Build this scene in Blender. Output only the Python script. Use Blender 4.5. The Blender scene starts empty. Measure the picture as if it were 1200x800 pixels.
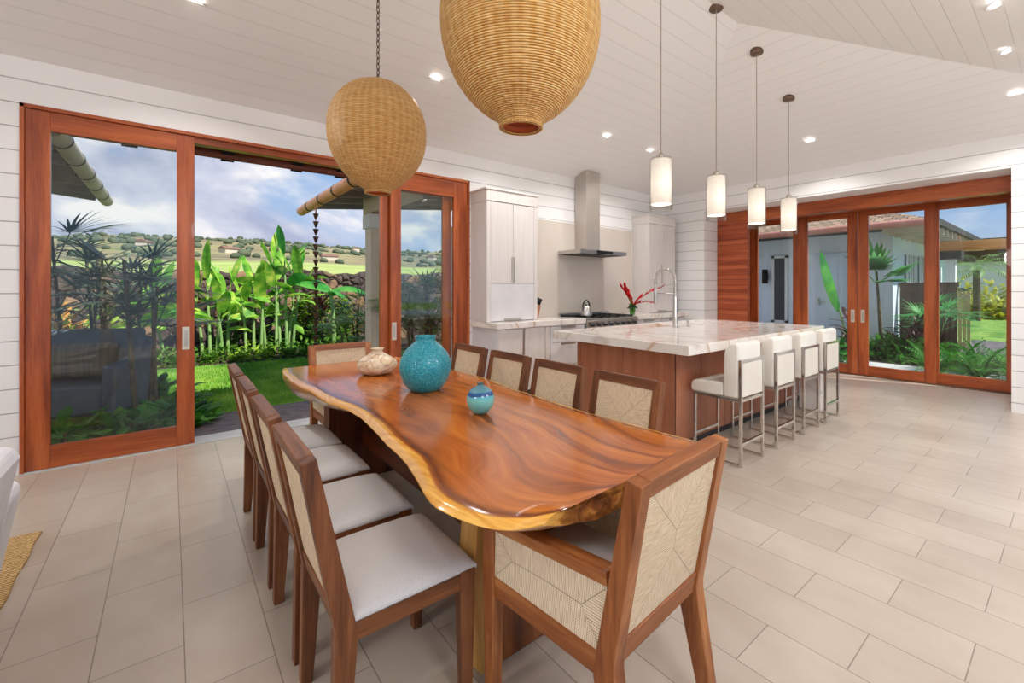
import bpy, math, random
from mathutils import Vector, Matrix
random.seed(7)
C = bpy.context.scene
COL = C.collection
PI = math.pi
R2 = math.radians

# ------------------------------------------------------------------ mesh builder
class MB:
    def __init__(s):
        s.v = []; s.f = []; s.uv = {}; s.sm = set()
    def add(s, vs, fs, uvs=None, smooth=False):
        b = len(s.v); s.v.extend([tuple(p) for p in vs])
        for i, f in enumerate(fs):
            s.f.append(tuple(b + j for j in f))
            if uvs is not None: s.uv[len(s.f) - 1] = uvs[i]
            if smooth: s.sm.add(len(s.f) - 1)
    def hexa(s, p):
        s.add(p, [(0, 3, 2, 1), (4, 5, 6, 7), (0, 1, 5, 4), (1, 2, 6, 5), (2, 3, 7, 6), (3, 0, 4, 7)])
    def box(s, x0, y0, z0, x1, y1, z1):
        s.hexa([(x0, y0, z0), (x1, y0, z0), (x1, y1, z0), (x0, y1, z0), (x0, y0, z1), (x1, y0, z1), (x1, y1, z1), (x0, y1, z1)])
        return s
    def bar(s, a, b, w, h, up=(0, 0, 1), w2=None, h2=None):
        a = Vector(a); b = Vector(b); d = (b - a).normalized(); u = Vector(up)
        side = d.cross(u)
        if side.length < 1e-5: side = d.cross(Vector((1, 0, 0)))
        side.normalize(); u = side.cross(d).normalized()
        w2 = w if w2 is None else w2; h2 = h if h2 is None else h2
        q = []
        for c, ww, hh in ((a, w, h), (b, w2, h2)):
            q += [c - side * ww / 2 - u * hh / 2, c + side * ww / 2 - u * hh / 2, c + side * ww / 2 + u * hh / 2, c - side * ww / 2 + u * hh / 2]
        s.hexa(q); return s
    def prism(s, poly, axis, a, b):
        # poly of 2D points extruded along axis ('x': pts are (y,z); 'y': (x,z); 'z': (x,y))
        n = len(poly)
        def P(p, t):
            return (t, p[0], p[1]) if axis == 'x' else ((p[0], t, p[1]) if axis == 'y' else (p[0], p[1], t))
        vs = [P(p, a) for p in poly] + [P(p, b) for p in poly]
        fs = [tuple(range(n))[::-1], tuple(range(n, 2 * n))] + [(i, (i + 1) % n, n + (i + 1) % n, n + i) for i in range(n)]
        s.add(vs, fs); return s
    def tube(s, pts, r, n=8, caps=True, smooth=True):
        pts = [Vector(p) for p in pts]; m = len(pts)
        rr = r if isinstance(r, (list, tuple)) else [r] * m
        vs = []; prev = None
        for i, p in enumerate(pts):
            d = (pts[min(i + 1, m - 1)] - pts[max(i - 1, 0)])
            if d.length < 1e-9: d = Vector((0, 0, 1))
            d.normalize()
            if prev is None:
                a = d.cross(Vector((0, 0, 1)))
                if a.length < 1e-3: a = d.cross(Vector((1, 0, 0)))
            else:
                a = prev - d * prev.dot(d)
                if a.length < 1e-6: a = d.cross(Vector((1, 0, 0)))
            a.normalize(); prev = a; b = d.cross(a)
            for k in range(n):
                t = 2 * PI * k / n
                vs.append(p + (a * math.cos(t) + b * math.sin(t)) * rr[i])
        fs = [(i * n + k, i * n + (k + 1) % n, (i + 1) * n + (k + 1) % n, (i + 1) * n + k) for i in range(m - 1) for k in range(n)]
        s.add(vs, fs, smooth=smooth)
        if caps: s.add(vs[:n], [tuple(range(n))[::-1]]); s.add(vs[-n:], [tuple(range(n))])
        return s
    def lathe(s, prof, n=32, c=(0, 0, 0), smooth=True):
        m = len(prof); vs = []
        for r, z in prof:
            for k in range(n):
                t = 2 * PI * k / n; vs.append((c[0] + r * math.cos(t), c[1] + r * math.sin(t), c[2] + z))
        L = [0]
        for i in range(1, m): L.append(L[-1] + math.hypot(prof[i][0] - prof[i - 1][0], prof[i][1] - prof[i - 1][1]))
        fs = []; uv = []
        for i in range(m - 1):
            for k in range(n):
                fs.append((i * n + k, i * n + (k + 1) % n, (i + 1) * n + (k + 1) % n, (i + 1) * n + k))
                uv.append([(k / n, L[i]), ((k + 1) / n, L[i]), ((k + 1) / n, L[i + 1]), (k / n, L[i + 1])])
        s.add(vs, fs, uv, smooth); return s
    def disc(s, c, r, n=24, nrm=1):
        vs = [(c[0] + r * math.cos(2 * PI * k / n), c[1] + r * math.sin(2 * PI * k / n), c[2]) for k in range(n)]
        s.add(vs, [tuple(range(n)) if nrm > 0 else tuple(range(n))[::-1]]); return s
    def ball(s, c, r, n=12, m=8, sq=(1, 1, 1)):
        vs = []
        for i in range(m + 1):
            ph = PI * i / m
            for k in range(n):
                t = 2 * PI * k / n
                vs.append((c[0] + sq[0] * r * math.sin(ph) * math.cos(t), c[1] + sq[1] * r * math.sin(ph) * math.sin(t), c[2] - sq[2] * r * math.cos(ph)))
        fs = [(i * n + k, i * n + (k + 1) % n, (i + 1) * n + (k + 1) % n, (i + 1) * n + k) for i in range(m) for k in range(n)]
        s.add(vs, fs, smooth=True); return s
    def grid(s, fn, nu, nv, uvfn=None, smooth=True, flip=False):
        vs = [fn(i / nu, j / nv) for j in range(nv + 1) for i in range(nu + 1)]
        fs = []; uv = []
        for j in range(nv):
            for i in range(nu):
                a = j * (nu + 1) + i; q = (a, a + 1, a + nu + 2, a + nu + 1)
                ij = [(i, j), (i + 1, j), (i + 1, j + 1), (i, j + 1)]
                if flip: q = q[::-1]; ij = ij[::-1]
                fs.append(q)
                uv.append([uvfn(x / nu, y / nv) if uvfn else (x / nu, y / nv) for x, y in ij])
        s.add(vs, fs, uv, smooth); return s
    def xf(s, M, start=0):
        for i in range(start, len(s.v)): s.v[i] = tuple(M @ Vector(s.v[i]))
        return s
    def build(s, name, mat, parent=None, bevel=0, seg=2, smooth=False, sub=0, weld=False, loc=None):
        me = bpy.data.meshes.new(name)
        me.from_pydata(s.v, [], s.f)
        if s.uv:
            ul = me.uv_layers.new(name='UVMap')
            for pi, uvs in s.uv.items():
                p = me.polygons[pi]
                for k, li in enumerate(p.loop_indices): ul.data[li].uv = uvs[k]
        if smooth:
            for p in me.polygons: p.use_smooth = True
        else:
            for i in s.sm: me.polygons[i].use_smooth = True
        me.update()
        o = bpy.data.objects.new(name, me); COL.objects.link(o)
        if mat is not None: me.materials.append(mat)
        if parent is not None: o.parent = parent
        if loc is not None: o.location = loc
        if weld:
            w = o.modifiers.new('w', 'WELD'); w.merge_threshold = 1e-4
        if sub:
            m = o.modifiers.new('s', 'SUBSURF'); m.levels = sub; m.render_levels = sub
        if bevel:
            m = o.modifiers.new('b', 'BEVEL'); m.width = bevel; m.segments = seg; m.limit_method = 'ANGLE'; m.angle_limit = R2(40); m.harden_normals = False
        return o

def box(*a): return MB().box(*a)

def tag(o, label=None, cat=None, group=None, kind=None):
    if label: o['label'] = label
    if cat: o['category'] = cat
    if group: o['group'] = group
    if kind: o['kind'] = kind
    return o
def thing(name, label, cat, loc=(0, 0, 0), rz=0, group=None, kind=None):
    o = bpy.data.objects.new(name, None); COL.objects.link(o)
    o.location = loc; o.rotation_euler = (0, 0, rz); o.empty_display_size = .05
    return tag(o, label, cat, group, kind)
def struct(o, label=None):
    o['kind'] = 'structure'
    if label: o['label'] = label
    return o
def copy_tree(o, parent=None):
    c = o.copy(); COL.objects.link(c)
    if parent is not None: c.parent = parent
    for ch in list(o.children): copy_tree(ch, c)
    return c

# ------------------------------------------------------------------ materials
def srgb(r, g, b):
    f = lambda c: (c / 255) / 12.92 if c / 255 <= .04045 else ((c / 255 + .055) / 1.055) ** 2.4
    return (f(r), f(g), f(b), 1)
class NT:
    def __init__(s, m):
        s.t = m.node_tree; s.n = s.t.nodes; s.l = s.t.links
    def new(s, typ, **kw):
        n = s.n.new(typ)
        for k, v in kw.items():
            if k.startswith('i_'):
                n.inputs[k[2:].replace('_', ' ')].default_value = v
            else: setattr(n, k, v)
        return n
    def link(s, a, b): s.l.new(a, b)
    def math(s, op, a, b=None, c=None, clamp=False):
        n = s.n.new('ShaderNodeMath'); n.operation = op; n.use_clamp = clamp
        for i, x in enumerate((a, b, c)):
            if x is None: continue
            if isinstance(x, (int, float)): n.inputs[i].default_value = x
            else: s.l.new(x, n.inputs[i])
        return n.outputs[0]
    def mix(s, fac, a, b, mode='MIX'):
        n = s.n.new('ShaderNodeMix'); n.data_type = 'RGBA'; n.blend_type = mode
        for i, x in ((0, fac), (6, a), (7, b)):
            if isinstance(x, (int, float, tuple)): n.inputs[i].default_value = x
            else: s.l.new(x, n.inputs[i])
        return n.outputs[2]
    def ramp(s, fac, stops, interp='LINEAR'):
        n = s.n.new('ShaderNodeValToRGB'); s.l.new(fac, n.inputs[0]); e = n.color_ramp; e.interpolation = interp
        while len(e.elements) < len(stops): e.elements.new(.5)
        for i, (p, c) in enumerate(stops): e.elements[i].position = p; e.elements[i].color = c
        return n.outputs[0]
    def coord(s, which='Object', scale=(1, 1, 1), loc=(0, 0, 0), rot=(0, 0, 0)):
        t = s.n.new('ShaderNodeTexCoord'); m = s.n.new('ShaderNodeMapping')
        m.inputs['Scale'].default_value = scale; m.inputs['Location'].default_value = loc; m.inputs['Rotation'].default_value = rot
        s.l.new(t.outputs[which], m.inputs[0]); return m.outputs[0]
    def noise(s, vec, scale=5, detail=4, rough=.5, dist=0):
        n = s.n.new('ShaderNodeTexNoise'); n.inputs['Scale'].default_value = scale; n.inputs['Detail'].default_value = detail
        n.inputs['Roughness'].default_value = rough; n.inputs['Distortion'].default_value = dist
        if vec is not None: s.l.new(vec, n.inputs['Vector'])
        return n.outputs['Fac']
    def sep(s, vec):
        n = s.n.new('ShaderNodeSeparateXYZ'); s.l.new(vec, n.inputs[0]); return n.outputs
    def comb(s, x, y, z):
        n = s.n.new('ShaderNodeCombineXYZ')
        for i, a in enumerate((x, y, z)):
            if isinstance(a, (int, float)): n.inputs[i].default_value = a
            else: s.l.new(a, n.inputs[i])
        return n.outputs[0]
    def bump(s, h, strength=.3, dist=.01):
        n = s.n.new('ShaderNodeBump'); n.inputs['Strength'].default_value = strength; n.inputs['Distance'].default_value = dist
        s.l.new(h, n.inputs['Height']); return n.outputs[0]
def pmat(name, color=(.8, .8, .8, 1), rough=.5, metal=0, spec=.5, coat=0, emit=None, estr=0):
    m = bpy.data.materials.new(name); m.use_nodes = True
    t = NT(m); p = t.n['Principled BSDF']
    p.inputs['Base Color'].default_value = color; p.inputs['Roughness'].default_value = rough
    p.inputs['Metallic'].default_value = metal; p.inputs['Specular IOR Level'].default_value = spec
    p.inputs['Coat Weight'].default_value = coat
    if emit: p.inputs['Emission Color'].default_value = emit; p.inputs['Emission Strength'].default_value = estr
    return m, t, p
def simple(*a, **k): return pmat(*a, **k)[0]
def noisy(name, c1, c2, scale=8, rough=.6, detail=4, bump=0, bscale=None, metal=0, spec=.5, stretch=(1, 1, 1), coat=0, bdist=.005, lo=.35, hi=.65):
    m, t, p = pmat(name, c1, rough, metal, spec, coat)
    v = t.coord('Object', stretch)
    n = t.noise(v, scale, detail)
    t.link(t.ramp(n, [(lo, c1), (hi, c2)]), p.inputs['Base Color'])
    if bump:
        b = t.noise(v, bscale or scale * 6, 5)
        t.link(t.bump(b, bump, bdist), p.inputs['Normal'])
    return m
def wood(name, dark, mid, light, axis='z', rough=.4, scale=9, coat=0, spec=.4, stretch=.07, contrast=.5):
    m, t, p = pmat(name, mid, rough, 0, spec, coat)
    k = {'x': 0, 'y': 1, 'z': 2}[axis]
    sc = [1, 1, 1]; sc[k] = stretch
    oi = t.n.new('ShaderNodeObjectInfo')
    tc = t.n.new('ShaderNodeTexCoord'); mp = t.n.new('ShaderNodeMapping'); mp.inputs['Scale'].default_value = sc
    off = t.math('MULTIPLY', oi.outputs['Random'], 17.0)
    t.link(t.comb(off, off, off), mp.inputs['Location']); t.link(tc.outputs['Object'], mp.inputs[0])
    v = mp.outputs[0]
    n1 = t.noise(v, scale, 5, .6, .4); n2 = t.noise(v, scale * 9, 3, .6)
    f = t.math('ADD', t.math('MULTIPLY', n1, .75), t.math('MULTIPLY', n2, .25))
    h = .5 * contrast
    t.link(t.ramp(f, [(.5 - .32 * h - .08, dark), (.5, mid), (.5 + .32 * h + .08, light)]), p.inputs['Base Color'])
    t.link(t.bump(n2, .08, .003), p.inputs['Normal'])
    return m
def shiplap(name, col, groove, coord='z', pitch=.176, phase=2.747, width=.007, rough=.5, uvmode=False):
    m, t, p = pmat(name, col, rough, 0, .3)
    if uvmode:
        tc = t.n.new('ShaderNodeTexCoord'); z = t.sep(tc.outputs['UV'])[1]
    else:
        z = t.sep(t.coord('Object'))[{'x': 0, 'y': 1, 'z': 2}[coord]]
    fr = t.math('FRACT', t.math('DIVIDE', t.math('ADD', t.math('SUBTRACT', z, phase), 100 * pitch), pitch))
    d = t.math('MULTIPLY', t.math('MINIMUM', fr, t.math('SUBTRACT', 1, fr)), pitch)   # metres to the groove
    g = t.math('SUBTRACT', 1, t.math('DIVIDE', d, width), clamp=True)
    n = t.noise(t.coord('Object'), 3, 3)
    base = t.mix(t.math('MULTIPLY', n, .25), col, tuple(c * .93 for c in col[:3]) + (1,))
    t.link(t.mix(t.math('MULTIPLY', g, .8), base, groove), p.inputs['Base Color'])
    t.link(t.bump(t.math('SUBTRACT', 1, g), .5, .004), p.inputs['Normal'])
    return m

M = {}
white = srgb(236, 234, 233)
M['wall'] = shiplap('painted_shiplap', white, srgb(120, 118, 118))
M['ceil'] = shiplap('painted_ceiling_boards', srgb(234, 231, 229), srgb(207, 202, 198), pitch=.17, phase=0, width=.0045, uvmode=True)
M['white'] = simple('white_paint', white, .5)
mh_d, mh_m, mh_l = srgb(122, 52, 22), srgb(164, 80, 38), srgb(192, 104, 54)
for a in 'xyz': M['mah_' + a] = wood('mahogany_' + a, mh_d, mh_m, mh_l, a, .32, 10, .15)
cw_d, cw_m, cw_l = srgb(68, 36, 18), srgb(112, 64, 34), srgb(146, 92, 54)
for a in 'xyz': M['chair_' + a] = wood('oiled_chair_wood_' + a, cw_d, cw_m, cw_l, a, .42, 14)
ca_d, ca_m, ca_l = srgb(100, 52, 22), srgb(150, 88, 46), srgb(186, 124, 70)
for a in 'xyz': M['arm_' + a] = wood('oiled_armchair_wood_' + a, ca_d, ca_m, ca_l, a, .42, 14)
M['isl'] = wood('island_mahogany_veneer', srgb(150, 90, 62), srgb(172, 108, 78), srgb(188, 126, 94), 'z', .4, 9, .1, contrast=.7)
M['slats'] = None
M['steel'] = simple('brushed_steel', srgb(190, 188, 186), .28, 1)
M['chrome'] = simple('polished_chrome', srgb(215, 212, 208), .12, 1)
M['darksteel'] = simple('dark_iron', srgb(40, 40, 42), .5, .6)
M['black'] = simple('black_enamel', srgb(18, 18, 20), .35)
M['bronze'] = simple('aged_bronze', srgb(120, 98, 82), .4, .8)
M['chain'] = simple('bronze_chain', srgb(92, 68, 48), .5, .6)
M['nickel'] = simple('satin_nickel', srgb(196, 190, 178), .3, .9)
M['plate'] = simple('pale_nickel_plate', srgb(214, 206, 190), .4, .3)
M['fabric'] = noisy('grey_linen', srgb(224, 222, 222), srgb(210, 208, 209), 300, .9, 2, .25, 900, bdist=.001)
M['leather'] = noisy('cream_leather', srgb(234, 229, 219), srgb(228, 222, 211), 5, .38, 3, .12, 120, bdist=.002)
M['leather_panel'] = noisy('cream_leather_back_panel', srgb(234, 228, 215), srgb(228, 221, 207), 5, .5, 3, .1, 160, bdist=.002)
M['cab'] = noisy('pale_oak_laminate', srgb(216, 210, 206), srgb(209, 202, 198), 40, .45, 4, stretch=(1, 1, .05))
M['cabw'] = noisy('white_lacquer_panel', srgb(216, 213, 214), srgb(208, 205, 207), 5, .4)
M['splash'] = simple('back_painted_glass', srgb(205, 195, 184), .1, 0, .5)
M['sofa'] = noisy('white_slipcover', srgb(240, 240, 246), srgb(230, 230, 238), 6, .9, 3, .1, 200)
M['turq'] = None
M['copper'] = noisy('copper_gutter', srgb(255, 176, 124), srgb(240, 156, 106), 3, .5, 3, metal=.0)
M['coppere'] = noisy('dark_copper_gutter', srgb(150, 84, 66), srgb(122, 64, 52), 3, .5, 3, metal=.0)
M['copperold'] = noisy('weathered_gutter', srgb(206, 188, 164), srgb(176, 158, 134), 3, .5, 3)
M['darkwood'] = noisy('charcoal_stained_timber', srgb(66, 62, 60), srgb(52, 50, 50), 6, .7)
M['soffit'] = noisy('grey_stained_soffit', srgb(168, 162, 150), srgb(146, 140, 130), 5, .8)
M['render'] = noisy('beige_render', srgb(232, 216, 196), srgb(222, 206, 186), 6, .9)
M['paper'] = simple('white_trim', srgb(232, 232, 230), .6)

# floor tiles
def mk_floor():
    m, t, p = pmat('porcelain_tiles', srgb(200, 186, 174), .3, 0, .45)
    v = t.sep(t.coord('Object'))
    bx = t.math('ADD', v[1], 20.02 - .02 + .16 - .16); bx = t.math('ADD', v[1], .02 + 56.0 * .56)
    by = t.math('ADD', v[0], -.0404 + .2625 * 120)
    b = t.n.new('ShaderNodeTexBrick'); b.offset = .5; b.offset_frequency = 2
    t.link(t.comb(bx, by, 0), b.inputs['Vector'])
    b.inputs['Scale'].default_value = 1; b.inputs['Brick Width'].default_value = .56; b.inputs['Row Height'].default_value = .2625
    b.inputs['Mortar Size'].default_value = .0022; b.inputs['Mortar Smooth'].default_value = .2
    b.inputs['Color1'].default_value = srgb(205, 195, 183); b.inputs['Color2'].default_value = srgb(196, 185, 173); b.inputs['Mortar'].default_value = srgb(146, 134, 124)
    n = t.noise(t.coord('Object', (1.6, 1.0, 1)), 1.3, 4, .5)
    n2 = t.noise(t.coord('Object', (2.5, 1.3, 1)), 4, 5, .5)
    sh = t.ramp(n, [(.2, srgb(228, 222, 216)), (.8, srgb(255, 254, 252))])
    sh2 = t.ramp(n2, [(.2, srgb(246, 243, 240)), (.8, srgb(255, 255, 255))])
    t.link(t.mix(1.0, t.mix(1.0, b.outputs['Color'], sh, 'MULTIPLY'), sh2, 'MULTIPLY'), p.inputs['Base Color'])
    t.link(t.bump(t.math('SUBTRACT', 1, b.outputs['Fac']), .25, .003), p.inputs['Normal'])
    return m
M['floor'] = mk_floor()

def mk_glass(name, tint, ior=1.45):
    m = bpy.data.materials.new(name); m.use_nodes = True; t = NT(m)
    for n in list(t.n):
        if n.type != 'OUTPUT_MATERIAL': t.n.remove(n)
    out = [n for n in t.n if n.type == 'OUTPUT_MATERIAL'][0]
    a = t.n.new('ShaderNodeBsdfTransparent'); a.inputs[0].default_value = tint
    g = t.n.new('ShaderNodeBsdfGlossy'); g.inputs['Roughness'].default_value = .0
    ge = t.n.new('ShaderNodeNewGeometry'); dt = t.n.new('ShaderNodeVectorMath'); dt.operation = 'DOT_PRODUCT'
    t.link(ge.outputs['Normal'], dt.inputs[0]); t.link(ge.outputs['Incoming'], dt.inputs[1])
    f0 = ((ior - 1) / (ior + 1)) ** 2
    fr = t.math('ADD', f0, t.math('MULTIPLY', 1 - f0, t.math('POWER', t.math('SUBTRACT', 1, t.math('ABSOLUTE', dt.outputs['Value'])), 5)))
    mx = t.n.new('ShaderNodeMixShader'); t.link(fr, mx.inputs[0]); t.link(a.outputs[0], mx.inputs[1]); t.link(g.outputs[0], mx.inputs[2])
    t.link(mx.outputs[0], out.inputs[0]); return m
M['glass'] = mk_glass('window_glass', (.93, .96, .96, 1), 1.5)
M['vglass'] = mk_glass('thin_vase_glass', (.55, .75, .5, 1))

def mk_marble():
    m, t, p = pmat('calacatta_quartzite', srgb(226, 216, 206), .1, 0, .5, .2)
    v = t.coord('Object', (1, 1, 1), rot=(0, 0, .6))
    n0 = t.noise(v, 1.2, 4, .5, .6)
    w = t.n.new('ShaderNodeTexNoise'); w.inputs['Scale'].default_value = .8; w.inputs['Detail'].default_value = 3; w.inputs['Distortion'].default_value = 1.4; t.link(v, w.inputs['Vector'])
    vein = t.math('ABSOLUTE', t.math('SUBTRACT', w.outputs['Fac'], .5))
    vm = t.math('SUBTRACT', 1, t.math('DIVIDE', vein, .022), clamp=True)
    w2 = t.noise(t.coord('Object', (1, 1, 1), loc=(3, 1, 2), rot=(0, 0, -.5)), .8, 2, .5, .8)
    vm2 = t.math('SUBTRACT', 1, t.math('DIVIDE', t.math('ABSOLUTE', t.math('SUBTRACT', w2, .47)), .012), clamp=True)
    base = t.ramp(n0, [(.3, srgb(222, 212, 202)), (.55, srgb(238, 232, 226)), (.75, srgb(226, 216, 206))])
    c = t.mix(t.math('MULTIPLY', vm, .3), base, srgb(150, 118, 96))
    c = t.mix(t.math('MULTIPLY', vm2, .75), c, srgb(192, 140, 84))
    t.link(c, p.inputs['Base Color']); return m
M['marble'] = mk_marble()

def mk_slats():
    m, t, p = pmat('mahogany_boards', mh_m, .35, 0, .4)
    z = t.sep(t.coord('Object'))[2]
    fr = t.math('FRACT', t.math('DIVIDE', t.math('ADD', z, 10), .088))
    g = t.math('SUBTRACT', 1, t.math('DIVIDE', t.math('MULTIPLY', t.math('MINIMUM', fr, t.math('SUBTRACT', 1, fr)), .088), .005), clamp=True)
    n = t.noise(t.coord('Object', (1, .06, 1)), 12, 5)
    b = t.ramp(n, [(.3, srgb(138, 58, 30)), (.5, srgb(170, 82, 48)), (.7, srgb(192, 104, 64))])
    t.link(t.mix(g, b, srgb(80, 30, 14)), p.inputs['Base Color'])
    t.link(t.bump(t.math('SUBTRACT', 1, g), .5, .004), p.inputs['Normal']); return m
M['slats'] = mk_slats()

def mk_table():
    # UV = distance in metres from the left and right live edges
    m, t, p = pmat('polished_monkeypod_slab', srgb(170, 95, 45), .15, 0, .5, .1)
    p.inputs['Coat Roughness'].default_value = .08
    tc = t.n.new('ShaderNodeTexCoord'); uv = t.sep(tc.outputs['UV']); o = t.sep(tc.outputs['Object'])
    n = t.noise(t.coord('Object', (1, .55, 1)), 2.6, 4, .5)
    side = t.math('MULTIPLY', t.math('SUBTRACT', n, .5), .10)
    dl = t.math('ADD', uv[0], side)
    dr = t.math('ADD', t.math('MULTIPLY', uv[1], 1.9), side)
    d = t.math('MINIMUM', dl, dr)
    # growth figure follows the edge and warps across the heart
    warp = t.math('MULTIPLY', t.math('SUBTRACT', t.noise(t.coord('Object', (1, .42, 1)), 1.7, 3, .5), .5), .55)
    q = t.comb(t.math('ADD', t.math('MULTIPLY', uv[0], 1.0), warp), t.math('MULTIPLY', o[1], .07), 0)
    f1 = t.noise(q, 13, 5, .6, .3); f2 = t.noise(q, 60, 4, .6)
    f = t.math('ADD', t.math('MULTIPLY', f1, .78), t.math('MULTIPLY', f2, .22))
    heart = t.ramp(f, [(.30, srgb(74, 30, 8)), (.41, srgb(130, 60, 18)), (.52, srgb(168, 86, 28)), (.64, srgb(196, 114, 42)), (.76, srgb(216, 148, 66))])
    cl = t.noise(t.coord('Object', (1, .4, 1)), 3.2, 3)
    heart = t.mix(t.ramp(cl, [(.35, (0, 0, 0, 1)), (.7, (.45, .45, .45, 1))]), heart, srgb(206, 128, 52), 'MIX')
    sapn = t.noise(q, 70, 3)
    sap = t.ramp(sapn, [(.3, srgb(212, 142, 52)), (.7, srgb(240, 188, 92))])
    m1 = t.math('SUBTRACT', 1, t.math('DIVIDE', t.math('SUBTRACT', d, .036), .01), clamp=True)
    dk = t.math('SUBTRACT', 1, t.math('DIVIDE', t.math('ABSOLUTE', t.math('SUBTRACT', d, .062)), .03), clamp=True)
    c = t.mix(t.math('MULTIPLY', dk, .75), heart, srgb(74, 28, 12))
    farm = t.math('MULTIPLY', t.math('SUBTRACT', o[1], .25), 1.6, clamp=True)
    sap = t.mix(t.math('MULTIPLY', farm, .75), sap, srgb(178, 112, 58))
    und = t.math('SUBTRACT', 0, t.math('MULTIPLY', uv[0], 25), clamp=True)
    tan = t.ramp(sapn, [(.3, srgb(166, 120, 78)), (.7, srgb(204, 164, 122))])
    t.link(t.mix(und, t.mix(m1, c, sap), tan), p.inputs['Base Color'])
    return m
M['table'] = mk_table()
def mk_tableleg():
    m, t, p = pmat('monkeypod_trestle', srgb(150, 85, 40), .3, 0, .4)
    o = t.sep(t.coord('Object'))
    n = t.noise(t.coord('Object', (1, 1, .12)), 5, 5, .6, .8); n2 = t.noise(t.coord('Object', (1, 1, .06)), 26, 4)
    f = t.math('ADD', t.math('MULTIPLY', n, .75), t.math('MULTIPLY', n2, .25))
    heart = t.ramp(f, [(.34, srgb(66, 30, 14)), (.48, srgb(120, 62, 28)), (.6, srgb(158, 92, 44)), (.7, srgb(186, 120, 62))])
    w = t.math('ADD', t.math('ADD', o[0], .36), t.math('MULTIPLY', t.math('SUBTRACT', n, .5), .25))
    w = t.math('ADD', w, t.math('MULTIPLY', t.math('SUBTRACT', .4, o[2]), -.12))
    s = t.math('SUBTRACT', 1, t.math('DIVIDE', t.math('SUBTRACT', w, .095), .03), clamp=True)
    t.link(t.mix(s, heart, t.ramp(n2, [(.3, srgb(206, 150, 76)), (.7, srgb(234, 190, 116))])), p.inputs['Base Color'])
    return m
M['tleg'] = mk_tableleg()
M['tbeam'] = wood('monkeypod_beam', srgb(70, 32, 16), srgb(118, 60, 28), srgb(150, 84, 40), 'y', .3, 7)
M['tdark'] = wood('dark_monkeypod', srgb(58, 26, 14), srgb(96, 48, 24), srgb(126, 70, 36), 'z', .35, 7)

def mk_weave(name, hw, hh, light, mid, dark, strands=150):
    # envelope weave; UV in metres from the panel centre
    m, t, p = pmat(name, mid, .85, 0, .2)
    tc = t.n.new('ShaderNodeTexCoord'); uv = t.sep(tc.outputs['UV'])
    au = t.math('ABSOLUTE', uv[0]); av = t.math('ABSOLUTE', uv[1])
    eu = t.math('SUBTRACT', hw, au); ev = t.math('SUBTRACT', hh, av)
    df = t.math('SUBTRACT', eu, ev)
    side = t.math('LESS_THAN', df, 0)
    nz = t.noise(t.comb(uv[0], uv[1], 0), 40, 4)
    wob = t.math('MULTIPLY', t.math('SUBTRACT', nz, .5), .0016)
    sel = t.math('ADD', t.math('MULTIPLY', side, uv[1]), t.math('MULTIPLY', t.math('SUBTRACT', 1, side), uv[0]))
    alo = t.math('ADD', t.math('MULTIPLY', side, uv[0]), t.math('MULTIPLY', t.math('SUBTRACT', 1, side), uv[1]))
    ph = t.math('MULTIPLY', t.math('ADD', sel, wob), strands * 2 * PI)
    st = t.math('ADD', t.math('MULTIPLY', t.math('SINE', ph), .5), .5)
    tw = t.math('ADD', t.math('MULTIPLY', t.math('SINE', t.math('ADD', t.math('MULTIPLY', alo, 900), ph)), .5), .5)
    n2 = t.noise(t.comb(t.math('MULTIPLY', sel, 160), t.math('MULTIPLY', alo, 22), 0), 1, 4)
    f = t.math('ADD', t.math('ADD', t.math('MULTIPLY', st, .34), t.math('MULTIPLY', tw, .16)), t.math('MULTIPLY', n2, .6))
    c = t.ramp(f, [(.25, dark), (.48, mid), (.8, light)])
    seam = t.math('SUBTRACT', 1, t.math('DIVIDE', t.math('ABSOLUTE', t.math('ADD', df, wob)), .0035), clamp=True)
    ce = t.math('SUBTRACT', 1, t.math('DIVIDE', t.math('MINIMUM', t.math('ADD', t.math('MULTIPLY', au, 1 if hw < hh else 0), t.math('MULTIPLY', av, 0 if hw < hh else 1)), 1), .003), clamp=True)
    core = t.math('MULTIPLY', ce, t.math('LESS_THAN', t.math('ADD', t.math('MULTIPLY', au, 0 if hw < hh else 1), t.math('MULTIPLY', av, 1 if hw < hh else 0)), abs(hw - hh)))
    lines = t.math('MAXIMUM', seam, core)
    t.link(t.mix(t.math('MULTIPLY', lines, .4), c, srgb(96, 70, 42)), p.inputs['Base Color'])
    t.link(t.bump(t.math('SUBTRACT', t.math('ADD', st, t.math('MULTIPLY', n2, .6)), t.math('MULTIPLY', lines, 1.5)), .55, .003), p.inputs['Normal'])
    return m
wl, wm, wd = srgb(240, 224, 198), srgb(220, 196, 162), srgb(164, 132, 98)
M['weave_back'] = mk_weave('seagrass_back', .19, .22, wl, wm, wd)
M['weave_front'] = mk_weave('seagrass_front', .19, .22, wl, wm, wd, 130)
M['weave_arm'] = mk_weave('seagrass_arm', .22, .085, srgb(248, 234, 210), srgb(232, 212, 182), srgb(182, 154, 120))

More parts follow.
